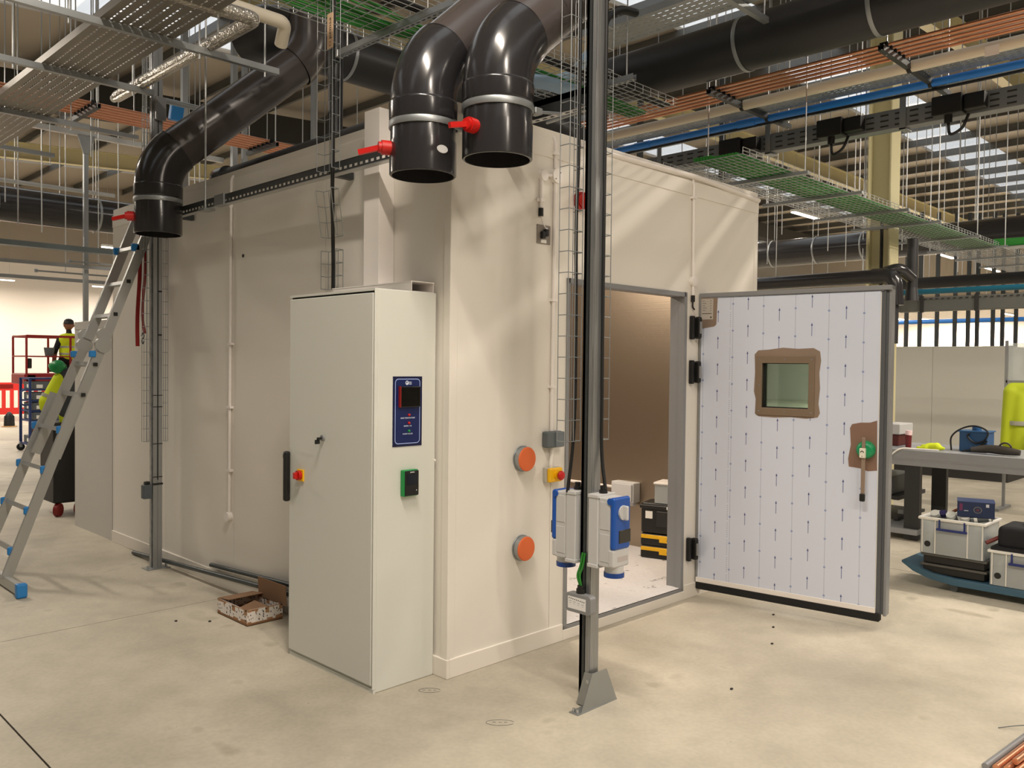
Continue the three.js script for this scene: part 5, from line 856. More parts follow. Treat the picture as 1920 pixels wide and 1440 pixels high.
// ---------------------------------------------------------------- far left: lift, worker, trolley, jackets, barrier
{
  const z = -16, y0 = 1.29;
  let t = thing('scissor_lift', 'red scissor lift platform beyond the ladder', 'lift', [2.9, 0, z + 0.4]);
  const X = [2.15, 3.75], Z = [z, z + 0.9];
  part(t, 'platform', [rspan(X[0] - 0.02, X[1], y0 - 0.09, y0 + 0.07, Z[0], Z[1], 0.02), rspan(X[0] - 0.04, X[0] + 0.18, y0 - 0.14, y0 + 0.06, Z[0] + 0.02, Z[1], 0.02)], M.liftRed);
  for (const [x, zz] of [[X[0], Z[0]], [X[0], Z[1]], [X[1], Z[0]], [X[1], Z[1]], [2.95, Z[1]], [2.8, Z[0]]]) part(t, 'post', [bar([x, y0, zz], [x, 2.1, zz], 0.035, 0.035)], M.liftRed);
  for (const y of [1.7, 2.1]) part(t, 'guard_rail', [bar([X[0], y, Z[0]], [X[1], y, Z[0]], 0.03, y > 1.9 ? 0.045 : 0.025), bar([X[0], y, Z[1]], [X[1], y, Z[1]], 0.03, y > 1.9 ? 0.045 : 0.025), bar([X[0], y, Z[0]], [X[0], y, Z[1]], 0.03, 0.03), bar([X[1], y, Z[0]], [X[1], y, Z[1]], 0.03, 0.03)], M.liftRed);
  part(t, 'control_box', [rb(0.08, 0.2, 0.1, 0.02, X[0] + 0.06, 1.56, Z[1] - 0.05)], M.black); part(t, 'base_chassis', [rspan(X[0] + 0.35, X[1], 0.1, 0.45, Z[0], Z[1], 0.03)], M.liftRed);
  for (let k = 0; k < 3; k++) for (const s of [0, 1]) part(t, 'scissor_arm', [bar([X[0] + 0.45, 0.5 + k * 0.24 + s * 0.23, Z[1] - 0.15 - s * 0.06], [X[1] - 0.1, 0.5 + k * 0.24 + (1 - s) * 0.23, Z[1] - 0.15 - s * 0.06], 0.04, 0.08)], M.liftRed);
  for (const x of [X[0] + 0.5, X[1] - 0.15]) for (const zz of Z) part(t, 'wheel', [cyl([x, 0.16, zz - 0.04], [x, 0.16, zz + 0.04], 0.16, 20)], M.rubber);
  single('bucket', 'grey bucket held on the scissor lift rail', 'bucket', [lathe([[0, 1.7], [0.075, 1.7], [0.1, 1.88], [0.094, 1.88], [0.07, 1.71]], 20).translate(2.6, 0, Z[1] - 0.14)], M.greyDark);
  // worker seen from behind
  const px = 3.0, pz = z + 0.66;
  // kneeling on the platform, back to the camera
  const Pb = (x, y, zz) => [px + x, 1.4 + y, pz + zz];
  const bones = [
    [Pb(0, 0.42, 0), Pb(0, 0.62, 0.0), 0.15, 0.15], [Pb(-0.09, 0.62, 0), Pb(0.09, 0.62, 0), 0.12, 0.12], [Pb(0, 0.45, 0), Pb(0, 0.3, 0), 0.15, 0.15], [Pb(0, 0.75, 0), Pb(0, 0.83, -0.02), 0.055, 0.05],
    [Pb(-0.17, 0.66, 0), Pb(-0.26, 0.42, -0.02), 0.062, 0.045], [Pb(-0.26, 0.42, -0.02), Pb(-0.25, 0.18, -0.12), 0.042, 0.032], [Pb(0.17, 0.66, 0), Pb(0.25, 0.42, -0.02), 0.062, 0.045], [Pb(0.25, 0.42, -0.02), Pb(0.2, 0.22, -0.18), 0.042, 0.032],
    [Pb(-0.08, 0.28, 0), Pb(-0.1, 0.1, -0.26), 0.1, 0.075], [Pb(0.08, 0.28, 0), Pb(0.1, 0.1, -0.26), 0.1, 0.075], [Pb(-0.1, 0.06, -0.26), Pb(-0.1, 0.05, 0.12), 0.06, 0.05], [Pb(0.1, 0.06, -0.26), Pb(0.1, 0.05, 0.12), 0.06, 0.05]];
  const t2 = thing('person', 'worker in a yellow high visibility vest and dark cap, seen from behind', 'person', [px, 1.37, pz]);
  part(t2, 'body', [bodyGeometry(bones, 0.016)], M.cloth);
  const head = []; head.push([Pb(0, 0.94, -0.02), Pb(0, 0.96, -0.02), 0.085, 0.09], [Pb(0, 0.89, -0.05), Pb(0, 0.88, -0.08), 0.06, 0.045], [Pb(0, 0.92, -0.1), Pb(0, 0.905, -0.12), 0.018, 0.014]);
  for (const s of [-1, 1]) head.push([Pb(s * 0.088, 0.93, -0.01), Pb(s * 0.092, 0.95, 0.0), 0.016, 0.014]);
  part(t2, 'head', [bodyGeometry(head, 0.008, 0.03), bodyGeometry([[Pb(-0.255, 0.42, -0.02), Pb(-0.25, 0.16, -0.13), 0.046, 0.036], [Pb(-0.25, 0.15, -0.14), Pb(-0.25, 0.09, -0.17), 0.036, 0.026]], 0.01, 0.03)], M.skin);
  part(t2, 'cap', [lathe([[0.097, 0], [0.099, 0.03], [0.085, 0.08], [0.05, 0.11], [0, 0.118]], 24).translate(...Pb(0, 0.965, -0.02)), rb(0.14, 0.012, 0.09, 0.006, ...Pb(0, 0.975, -0.15))], M.black);
  const vest = bodyGeometry([[Pb(0, 0.44, 0), Pb(0, 0.62, 0), 0.172, 0.165], [Pb(-0.1, 0.64, 0), Pb(0.1, 0.64, 0), 0.125, 0.125], [Pb(0, 0.45, 0), Pb(0, 0.36, 0), 0.175, 0.18]], 0.016);
  const vt = part(t2, 'vest', [vest], M.hivis); part(vt, 'reflective_band', [0.36, 0.5].map((y) => lathe([[0.182, -0.02], [0.186, -0.02], [0.186, 0.02], [0.182, 0.02]], 28).translate(...Pb(0, y, 0))), M.reflect);
  const let2 = canvasTex(256, 64, (g, w, h) => { g.fillStyle = '#d8ea1c'; g.fillRect(0, 0, w, h); g.fillStyle = '#2a3a1c'; g.font = 'bold 58px sans-serif'; g.fillText('U', 24, 52); g.fillText('N', 190, 52); });
  part(vt, 'back_print', [rb(0.26, 0.07, 0.01, 0.004, ...Pb(0, 0.68, 0.126))], mat(0xffffff, 0.7, 0, { map: let2 }));
  // trolley with bins
  const tx = 1.66, tz = -13.1, q = thing('bin_trolley', 'blue wheeled trolley stacked with grey parts bins', 'trolley', [tx + 0.3, 0, tz - 0.25]);
  const W = 0.75, D = 0.55; for (const x of [tx, tx + W]) for (const zz of [tz, tz - D]) { part(q, 'upright', [bar([x, 0.14, zz], [x, 1.31, zz], 0.04, 0.04)], M.trolley); part(q, 'castor', [cyl([x, 0.065, zz - 0.02], [x, 0.065, zz + 0.02], 0.065, 20)], M.rubber); part(q, 'castor_fork', [rb(0.05, 0.1, 0.06, 0.01, x, 0.11, zz)], M.galvPlain); }
  for (const y of [0.14, 0.56, 0.73, 0.91, 1.1, 1.3]) part(q, 'shelf', [span(tx, tx + W, y - 0.015, y + 0.015, tz - D, tz)], M.trolley);
  part(q, 'push_handle', [sweep(fillet([[tx, 0.84, tz], [tx - 0.14, 0.84, tz], [tx - 0.14, 1.1, tz], [tx, 1.1, tz]], 0.06), 0.014, 10)], M.trolley);
  const n = ['lowest', 'second lowest', 'third', 'fourth', 'topmost'];
  [0.156, 0.576, 0.746, 0.926, 1.116].forEach((y, i) => { const b = thing('parts_bin', `${n[i]} grey parts bin on the blue trolley`, 'bin', [tx + W / 2, y + 0.001, tz - D / 2], 'bins on the blue trolley'); part(b, 'tub', [rspan(tx + 0.04, tx + W - 0.04, y + 0.001, y + 0.13, tz - D + 0.04, tz + 0.01, 0.01)], M.crate); part(b, 'card_label', [span(tx + 0.033, tx + 0.04, y + 0.02, y + 0.08, tz - 0.3, tz - 0.15), span(tx + 0.1, tx + 0.2, y + 0.02, y + 0.08, tz + 0.01, tz + 0.012)], M.paper); });
  // jacket stand
  const jx = 0.2, jz = -6.2, s = thing('coat_stand', 'black wheeled stand with red castors behind the lower box', 'stand', [jx, 0, jz]);
  part(s, 'cabinet_body', [rspan(jx - 0.22, jx + 0.5, 0.14, 0.98, jz - 0.45, jz, 0.02)], M.black); part(s, 'post', [bar([jx - 0.03, 0.98, jz - 0.2], [jx - 0.03, 1.58, jz - 0.2], 0.04, 0.04)], M.black);
  for (const x of [jx - 0.18, jx + 0.02]) { part(s, 'castor', [cyl([x, 0.07, jz - 0.05], [x + 0.03, 0.07, jz - 0.02], 0.07, 18)], mat(0x7d1714, 0.5)); } part(s, 'arm', [bar([jx - 0.2, 1.52, jz - 0.2], [jx + 0.25, 1.52, jz - 0.2], 0.03, 0.03)], M.black);
  const j = thing('safety_jacket', 'yellow safety jacket with grey front draped on the black stand', 'jacket', [jx - 0.16, 1.0, jz - 0.1]);
  part(j, 'sleeve', [bodyGeometry([[[jx - 0.13, 1.430, jz - 0.1], [jx - 0.25, 1.2, jz - 0.12], 0.07, 0.06], [[jx - 0.25, 1.2, jz - 0.12], [jx - 0.26, 1.14, jz - 0.12], 0.06, 0.055], [[jx - 0.1, 1.3, jz - 0.1], [jx - 0.06, 0.95, jz - 0.1], 0.06, 0.07]], 0.016)], M.hivis);
  part(j, 'body', [bodyGeometry([[[jx - 0.07, 1.470, jz - 0.1], [jx - 0.06, 1.1, jz - 0.08], 0.08, 0.09], [[jx + 0.02, 1.470, jz - 0.12], [jx + 0.02, 1.1, jz - 0.1], 0.07, 0.08]], 0.016)], M.hivisDark); part(j, 'reflective_band', [cyl([jx - 0.225, 1.265, jz - 0.115], [jx - 0.24, 1.235, jz - 0.118], 0.069, 18)], M.reflect);
  const hood = thing('helmet', 'green safety helmet hung on the black stand', 'helmet', [jx - 0.14, 1.490, jz - 0.15]); part(hood, 'shell', [new THREE.SphereGeometry(0.082, 24, 14, 0, 2 * PI, 0, PI * 0.55).rotateX(0.7).translate(jx - 0.14, 1.550, jz - 0.13)], M.green); part(hood, 'brim', [new THREE.TorusGeometry(0.08, 0.01, 8, 24).rotateX(PI / 2 + 0.7).translate(jx - 0.14, 1.555, jz - 0.13)], M.green);
  single('harness', 'green and yellow safety harness bunched on the black stand', 'harness', [sweep(curve([[jx + 0.04, 1.610, jz - 0.14], [jx + 0.12, 1.630, jz - 0.1], [jx + 0.16, 1.530, jz - 0.08], [jx + 0.1, 1.470, jz - 0.08], [jx + 0.08, 1.570, jz - 0.06], [jx + 0.15, 1.570, jz - 0.05], [jx + 0.14, 1.450, jz - 0.04]], 40), 0.04, 8)], mat(0x55c12e, 0.6));
  // barrier and cone
  const bz = -23, bxx = 3.2, b = thing('safety_barrier', 'red plastic pedestrian barrier by the white end wall', 'barrier', [bxx + 0.6, 0, bz]);
  const sh = new THREE.Shape([[0, 0.12], [1.9, 0.12], [1.9, 1.0], [0, 1.0]].map((p) => new THREE.Vector2(...p))); for (let k = 0; k < 9; k++) sh.holes.push(new THREE.Path([[0.07 + k * 0.2, 0.3], [0.18 + k * 0.2, 0.3], [0.18 + k * 0.2, 0.78], [0.07 + k * 0.2, 0.78]].map((p) => new THREE.Vector2(...p))));
  part(b, 'panel', [ext(sh, 0.05).translate(bxx - 0.3, 0, bz)], M.barrier); part(b, 'foot', [rspan(bxx, bxx + 0.08, 0, 0.13, bz - 0.25, bz + 0.3, 0.02), rspan(bxx + 1.2, bxx + 1.28, 0, 0.13, bz - 0.25, bz + 0.3, 0.02)], M.black); part(b, 'reflector', [span(bxx + 0.3, bxx + 0.75, 0.83, 0.95, bz + 0.05, bz + 0.055)], mat(0x8d1512, 0.3));
  const c = thing('floor_marker', 'small black marker cone on the floor before the red barrier', 'cone', [3.05, 0, -19.8]); part(c, 'cone', [lathe([[0.12, 0], [0.11, 0.25], [0.03, 0.36], [0, 0.36]], 18).translate(3.05, 0, -19.8)], M.black); part(c, 'base', [lathe([[0, 0], [0.17, 0], [0.16, 0.02], [0, 0.02]], 18).translate(3.05, 0, -19.8)], mat(0xd9a463, 0.6));
  // strut post with tee head and slender rails crossing above
  const sp = thing('strut_post', 'galvanised hanging post with a tee head behind the long duct', 'post', [0.69, 0, -7.4]); part(sp, 'shaft', [bar([0.69, 0, -7.4], [0.69, 4.15, -7.4], 0.05, 0.05)], M.galvPlain); part(sp, 'tee_head', [plate([[-0.1, 0.14], [0.1, 0.14], [0.03, -0.08], [-0.03, -0.08]], 0.02).translate(0.69, 4.15, -7.39)], M.galvPlain);
  single('support_rail', 'bright galvanised rail resting on the tee headed post', 'rail', [bar([-1.5, 4.3, -7.4], [2.4, 4.3, -7.4], 0.06, 0.06)], M.zinc);
  single('support_rail', 'grey and teal channel rail below the long far duct', 'rail', [span(-2, 2.2, 2.885, 2.93, -7.1, -7.02), span(-2, 2.2, 2.87, 2.885, -7.12, -7.0)], mat(0x7f8a8b, 0.45, 0.4));
  single('support_rail', 'upper round galvanised rail above the long far duct', 'rail', [cyl([-2.5, 3.72, -7.9], [1.2, 3.72, -7.9], 0.025, 10)], M.zinc);
  [[2.72, -7.2, -2, 1.6], [2.6, -7.75, -2, 2.0], [2.66, -7.5, 0.2, 2.2], [2.78, -7.3, 0.5, 2.2]].forEach(([y, zz, a, bb], i) => { const h = thing('support_rail', ['thin crossing rail level with the ladder top', 'lowest thin crossing rail beside the ladder', 'short thin rail ending in a knob near the ladder', 'uppermost short thin rail near the ladder'][i], 'rail', [(a + bb) / 2, y, zz]); part(h, 'bar', [bar([a, y, zz], [bb, y, zz], 0.025, i < 2 ? 0.04 : 0.018)], M.galvPlain); part(h, 'end_knob', [cyl([a - 0.03, y, zz], [a, y, zz], 0.02, 8)], M.galvPlain); rods(h, [[a + 0.3, zz], [bb - 0.3, zz]], y); });
  [[-1.2, 0.6, -5.6, 3.95], [-1.0, 0.05, -6.4, 3.8]].forEach(([a, bb, zz, y], i) => { const h = thing('trapeze_hanger', ['longer bare strut arm below the far end of the wide tray', 'shorter bare strut arm below the far end of the wide tray'][i], 'hanger', [0, y, zz]); part(h, 'rail', [strut([a, y - 0.05, zz], [bb, y - 0.05, zz])], M.galvPlain); rods(h, [[bb - 0.04, zz]], y - 0.12); });
  // blue cloth over the copper run
  single('blue_sleeve', 'blue plastic sleeve sticking up behind the sloping duct', 'sleeve', [plate([[-0.05, 0], [0.05, 0], [0.07, 0.13], [0.0, 0.17], [-0.03, 0.15]], 0.05, 0.008).translate(0.5, 3.86, -4.5)], M.skyBlue);
}
// ---------------------------------------------------------------- right: bench, crates, dolly
{
  const t = thing('work_bench', 'long grey workbench with dark legs beyond the open door', 'bench', [5.9, 0, 1.2]);
  const z0 = -0.5, z1 = 3.6, x0 = 5.5, x1 = 6.4;
  part(t, 'worktop', [rspan(x0, x1, 0.78, 0.865, z0, z1, 0.006)], M.bench); part(t, 'apron', [span(x0 + 0.01, x0 + 0.04, 0.715, 0.775, z0, z1), span(x0 + 0.004, x0 + 0.03, 0.768, 0.782, z0, z1)], M.bench);
  for (const z of [0.34, 3.2]) { for (const x of [x0 + 0.08, x1 - 0.08]) part(t, 'leg', [span(x - 0.05, x + 0.04, 0.01, 0.765, z - 0.07, z + 0.06), span(x - 0.055, x - 0.05, 0.01, 0.765, z + 0.0, z + 0.07)], M.benchDark); part(t, 'foot_rail', [span(x0 - 0.02, x1, 0.06, 0.11, z - 0.3, z + 0.07)], M.bench); part(t, 'stretcher', [span(x0 + 0.1, x1 - 0.1, 0.14, 0.19, z - 0.02, z + 0.03)], M.bench); }
  // things on the bench
  let b = thing('tool_station', 'blue square tool unit with looped black cable on the bench', 'tool', [5.85, 0.865, 0.8]);
  part(b, 'body', [rspan(5.74, 5.96, 0.866, 1.06, 0.68, 0.92, 0.012)], mat(0x22507e, 0.45)); part(b, 'top_cap', [cyl([5.85, 1.06, 0.8], [5.85, 1.1, 0.8], 0.04, 20), rspan(5.73, 5.97, 1.05, 1.064, 0.67, 0.93, 0.004)], mat(0x2c5c8c, 0.4));
  part(b, 'looped_cable', [sweep(curve([[5.72, 0.873, 0.62], [5.72, 1.0, 0.62], [5.74, 1.08, 0.7], [5.74, 1.11, 0.82], [5.72, 1.06, 0.93], [5.71, 0.98, 0.9], [5.71, 0.96, 0.82], [5.71, 1.02, 0.76], [5.71, 1.04, 0.78]], 50), 0.008, 8), sweep(curve([[5.71, 0.98, 0.93], [5.71, 0.9, 0.82], [5.7, 0.873, 0.72]], 16), 0.008, 8)], M.cableBlack);
  b = thing('marker_pot', 'clear pot of red and black pens on the bench', 'pot', [5.75, 0.865, 0.22]); part(b, 'pot', [cyl([5.75, 0.866, 0.22], [5.75, 0.99, 0.22], 0.026, 16, 0.03)], mat(0x6d2026, 0.35)); part(b, 'wrapper', [cyl([5.75, 0.99, 0.22], [5.75, 1.03, 0.225], 0.034, 12, 0.03)], mat(0xf3d3d6, 0.5));
  single('yellow_cloth', 'crumpled yellow cloth on the bench', 'cloth', [bodyGeometry([[[5.7, 0.89, 0.42], [5.7, 0.9, 0.5], 0.03, 0.035], [[5.74, 0.885, 0.36], [5.72, 0.89, 0.44], 0.022, 0.03], [[5.7, 0.88, 0.5], [5.7, 0.885, 0.56], 0.02, 0.012], [[5.68, 0.876, 0.33], [5.68, 0.876, 0.4], 0.012, 0.02]], 0.006, 0.03)], mat(0xdcec2a, 0.75));
  single('heat_gun', 'dark grey hand tool lying at the bench edge', 'tool', [sweep(curve([[5.62, 0.9, 0.82], [5.64, 0.915, 0.95], [5.62, 0.91, 1.1], [5.62, 0.9, 1.22]], 16), (u) => 0.022 + 0.018 * Math.sin(u * 3), 12), new THREE.TorusGeometry(0.05, 0.008, 8, 20, 4).rotateY(PI / 2).translate(5.62, 0.93, 1.1)], mat(0x3a3530, 0.5));
  single('white_cable', 'white cable trailing over the bench edge', 'cable', [sweep(curve([[5.6, 0.871, 0.55], [5.55, 0.873, 0.36], [5.49, 0.87, 0.24], [5.46, 0.8, 0.16], [5.44, 0.7, 0.1], [5.44, 0.6, 0.02]], 24), 0.008, 8)], M.cableWhite);
  b = thing('white_case', 'white topped grey case on the bench beside the door edge', 'case', [5.95, 0.865, 0.0]); part(b, 'lid', [rspan(5.8, 6.15, 0.98, 1.085, -0.3, 0.12, 0.01)], M.greyBox); part(b, 'body', [rspan(5.82, 6.13, 0.866, 0.98, -0.28, 0.1, 0.01)], mat(0x551a1a, 0.5));
  // trolley behind bench leg
  b = thing('tool_trolley', 'dark wheeled tool trolley behind the bench leg', 'trolley', [6.1, 0, 0.0]); part(b, 'frame', [bar([6.15, 0.08, 0.1], [6.15, 0.85, 0.1], 0.02, 0.03), span(5.85, 6.6, 0.32, 0.36, -0.45, 0.1), span(5.85, 6.6, 0.12, 0.15, -0.45, 0.1)], M.benchDark); part(b, 'bin', [rspan(5.9, 6.5, 0.36, 0.55, -0.4, 0.02, 0.01)], mat(0x54585b, 0.5)); part(b, 'castor', [cyl([6.1, 0.06, 0.02], [6.1, 0.06, 0.06], 0.06, 18)], M.rubber); part(b, 'castor_fork', [rb(0.05, 0.14, 0.06, 0.01, 6.1, 0.13, 0.04)], M.galvPlain);
}
{
  // low dolly
  const dx = 4.1, t = thing('low_dolly', 'low blue dolly with an upturned end carrying boxes', 'dolly', [dx, 0, 1.5]);
  const prof = [[0.78, 0.18], [0.88, 0.15], [1.0, 0.118], [1.15, 0.105], [3.0, 0.105], [3.0, 0.06], [1.15, 0.06], [0.98, 0.08], [0.86, 0.12], [0.78, 0.172]];
  part(t, 'deck', [plate(prof, 0.44, 0.004).rotateY(-PI / 2).translate(dx + 0.11, 0, 0.12)], M.dolly);
  for (const z of [1.25, 2.6]) for (const x of [dx - 0.28, dx + 0.02]) part(t, 'castor', [cyl([x, 0.028, z], [x + 0.04, 0.028, z], 0.028, 14)], M.greyDark);
  const y = 0.112;
  const tray = (yy, lab) => { const o = thing('black_tray', lab, 'tray', [dx - 0.02, yy, 1.28], 'black trays on the dolly'); part(o, 'tub', [rspan(dx - 0.3, dx + 0.02, yy, yy + 0.062, 1.04, 1.46, 0.01)], M.black); part(o, 'rim', [rspan(dx - 0.312, dx + 0.032, yy + 0.056, yy + 0.074, 1.025, 1.475, 0.006)], mat(0x55534f, 0.5)); };
  tray(y + 0.001, 'lower black plastic tray under the clear crate'); tray(y + 0.077, 'upper black plastic tray under the clear crate');
  const crate = (cx, cz, y0, w, d, h, label) => {
    const o = thing('clear_crate', label, 'crate', [cx, y0, cz], 'clear crates on the dolly'), s = 0.004;
    part(o, 'tub', [span(cx - w / 2, cx - w / 2 + s, y0, y0 + h, cz - d / 2, cz + d / 2), span(cx + w / 2 - s, cx + w / 2, y0, y0 + h, cz - d / 2, cz + d / 2), span(cx - w / 2, cx + w / 2, y0, y0 + h, cz - d / 2, cz - d / 2 + s), span(cx - w / 2, cx + w / 2, y0, y0 + h, cz + d / 2 - s, cz + d / 2), span(cx - w / 2, cx + w / 2, y0, y0 + s, cz - d / 2, cz + d / 2)], M.clear);
    part(o, 'rim', [rspan(cx - w / 2 - 0.015, cx - w / 2 + 0.006, y0 + h - 0.02, y0 + h, cz - d / 2 - 0.015, cz + d / 2 + 0.015, 0.005), rspan(cx + w / 2 - 0.006, cx + w / 2 + 0.015, y0 + h - 0.02, y0 + h, cz - d / 2 - 0.015, cz + d / 2 + 0.015, 0.005), rspan(cx - w / 2, cx + w / 2, y0 + h - 0.02, y0 + h, cz - d / 2 - 0.015, cz - d / 2 + 0.006, 0.005), rspan(cx - w / 2, cx + w / 2, y0 + h - 0.02, y0 + h, cz + d / 2 - 0.006, cz + d / 2 + 0.015, 0.005)], mat(0xe4e2dc, 0.35));
    for (const z of [cz - d / 2 + 0.01, cz - d / 2 + 0.1, cz + d / 2 - 0.11, cz + d / 2 - 0.012]) part(o, 'rib', [span(cx - w / 2 - 0.008, cx - w / 2, y0 + 0.005, y0 + h - 0.02, z, z + 0.008)], mat(0xdcd9d2, 0.4));
    part(o, 'clip_handle', [rspan(cx - w / 2 - 0.03, cx - w / 2 - 0.015, y0 + h - 0.09, y0 + h - 0.072, cz - 0.1, cz + 0.11, 0.006), span(cx - w / 2 - 0.02, cx - w / 2 - 0.01, y0 + h - 0.08, y0 + h - 0.01, cz - 0.085, cz - 0.075), span(cx - w / 2 - 0.02, cx - w / 2 - 0.01, y0 + h - 0.08, y0 + h - 0.01, cz + 0.085, cz + 0.095)], mat(0x1c2b6e, 0.45), false, 'dark blue clip handle');
    part(o, 'round_emblem', [cyl([cx - w / 2 - 0.001, y0 + 0.07, cz - d / 2 + 0.05], [cx - w / 2 - 0.003, y0 + 0.07, cz - d / 2 + 0.05], 0.022, 20), cyl([cx - w / 2 - 0.003, y0 + 0.07, cz - d / 2 + 0.05], [cx - w / 2 - 0.0045, y0 + 0.07, cz - d / 2 + 0.05], 0.007, 12)], M.black);
    part(o, 'contents', [rspan(cx - w / 2 + 0.03, cx + w / 2 - 0.03, y0 + 0.008, y0 + h * 0.62, cz - d / 2 + 0.05, cz + d / 2 - 0.05, 0.05)], mat(0x77797a, 0.7));
  };
  const y2 = y + 0.153; crate(dx - 0.14, 1.24, y2, 0.36, 0.43, 0.27, 'clear plastic crate full of spray cans on black trays');
  crate(dx - 0.14, 1.72, y + 0.001, 0.38, 0.44, 0.25, 'clear plastic crate under the black tool bag');
  const cy = y2 + 0.26, cans = [[-0.2, 1.09, 0.033, 0xbdbdb8, 'grey capped spray can at the crate corner'], [-0.14, 1.13, 0.03, 0x2a2350, 'dark purple spray can in the crate'], [-0.19, 1.2, 0.036, 0xdfe2dc, 'white capped spray can in the crate'], [-0.2, 1.3, 0.034, 0xe8e6e0, 'cream capped spray can near the crate rim']];
  for (const [x, z, r, col, label] of cans) { const o = thing('spray_can', label, 'spray can', [dx + x, cy - 0.1, z], 'spray cans in the clear crate'); part(o, 'can', [cyl([dx + x + 0.06, cy - 0.08, z + 0.01], [dx + x - 0.01, cy + 0.012, z], r, 18)], mat(0x8d8f8f, 0.35, 0.4)); part(o, 'cap', [cyl([dx + x - 0.01, cy + 0.012, z], [dx + x - 0.025, cy + 0.032, z], r * 0.95, 18)], mat(col, 0.4)); }
  { const o = thing('spray_can', 'striped spray can lying across the clear crate', 'spray can', [dx - 0.19, cy, 1.4], 'spray cans in the clear crate'); part(o, 'can', [cyl([dx - 0.2, cy + 0.01, 1.33], [dx - 0.16, cy + 0.035, 1.46], 0.028, 18)], mat(0x6f7476, 0.35, 0.4)); part(o, 'stripe', [cyl([dx - 0.193, cy + 0.014, 1.35], [dx - 0.187, cy + 0.018, 1.37], 0.029, 18), cyl([dx - 0.166, cy + 0.031, 1.44], [dx - 0.162, cy + 0.034, 1.455], 0.029, 18)], M.paper); }
  { const o = thing('brush', 'brush with a wooden handle sticking out of the crate', 'brush', [dx - 0.1, cy, 1.2]); part(o, 'wooden_handle', [sweep(curve([[dx - 0.12, cy + 0.0, 1.14], [dx - 0.1, cy + 0.05, 1.2], [dx - 0.1, cy + 0.075, 1.27]], 10), (u) => 0.009 + u * 0.005, 10)], mat(0x8a5130, 0.6)); part(o, 'bristles', [rb(0.03, 0.06, 0.12, 0.01, dx - 0.06, cy + 0.03, 1.27)], mat(0x2c4a1e, 0.8)); }
  const art = canvasTex(256, 128, (g, w, h) => { g.fillStyle = '#18294e'; g.fillRect(0, 0, w, h); g.strokeStyle = '#6f6a63'; g.lineWidth = 6; g.beginPath(); g.arc(140, 62, 26, 0, 7); g.stroke(); g.fillStyle = '#5a2d3a'; g.beginPath(); g.arc(140, 62, 12, 0, 7); g.fill(); g.fillStyle = '#6b2a55'; g.fillRect(14, 14, 22, 60); g.fillStyle = '#c7c9cf'; g.fillRect(46, 70, 30, 6); g.fillRect(196, 8, 22, 26); });
  { const o = thing('carton', 'dark blue printed carton lying on top of the clear crate', 'carton', [dx - 0.12, cy, 1.36], undefined, 0.3); part(o, 'box', [rb(0.2, 0.11, 0.24, 0.004, 0.0, 0.085, -0.02)], mat(0xffffff, 0.5, 0, { map: art }), true); part(o, 'lid_edge', [rb(0.204, 0.006, 0.244, 0.002, 0, 0.142, -0.02)], mat(0x2a3a63, 0.5), true); }
  { const o = thing('tool_bag', 'black tool bag lying open on the clear crate', 'tool bag', [dx, y + 0.26, 1.76]); part(o, 'bag', [rspan(dx - 0.3, dx + 0.04, y + 0.254, y + 0.42, 1.53, 2.05, 0.04), rspan(dx - 0.34, dx + 0.06, y + 0.2515, y + 0.275, 1.5, 2.1, 0.01)], M.cloth); part(o, 'loose_tools', [rspan(dx - 0.15, dx + 0.1, y + 0.42, y + 0.45, 1.66, 1.95, 0.01)], mat(0x54514c, 0.5)); part(o, 'metal_coupling', [cyl([dx - 0.1, y + 0.46, 1.86], [dx - 0.05, y + 0.47, 1.92], 0.025, 14)], M.zinc); }
  single('loose_tube', 'red brown tube poking out beside the black tool bag', 'tube', [cyl([dx - 0.32, y + 0.29, 1.47], [dx - 0.2, y + 0.37, 1.6], 0.014, 14)], mat(0x6a2a22, 0.4));
  { const o = thing('holdall', 'bulging black holdall at the frame edge', 'bag', [4.3, y + 0.42, 2.0]); part(o, 'bag', [bodyGeometry([[[4.25, y + 0.5, 1.98], [4.25, y + 0.72, 1.96], 0.11, 0.1], [[4.3, y + 0.46, 2.1], [4.3, y + 0.7, 2.1], 0.12, 0.1], [[4.25, y + 0.74, 1.93], [4.25, y + 0.8, 1.98], 0.07, 0.05]], 0.014)], M.cloth); }
}
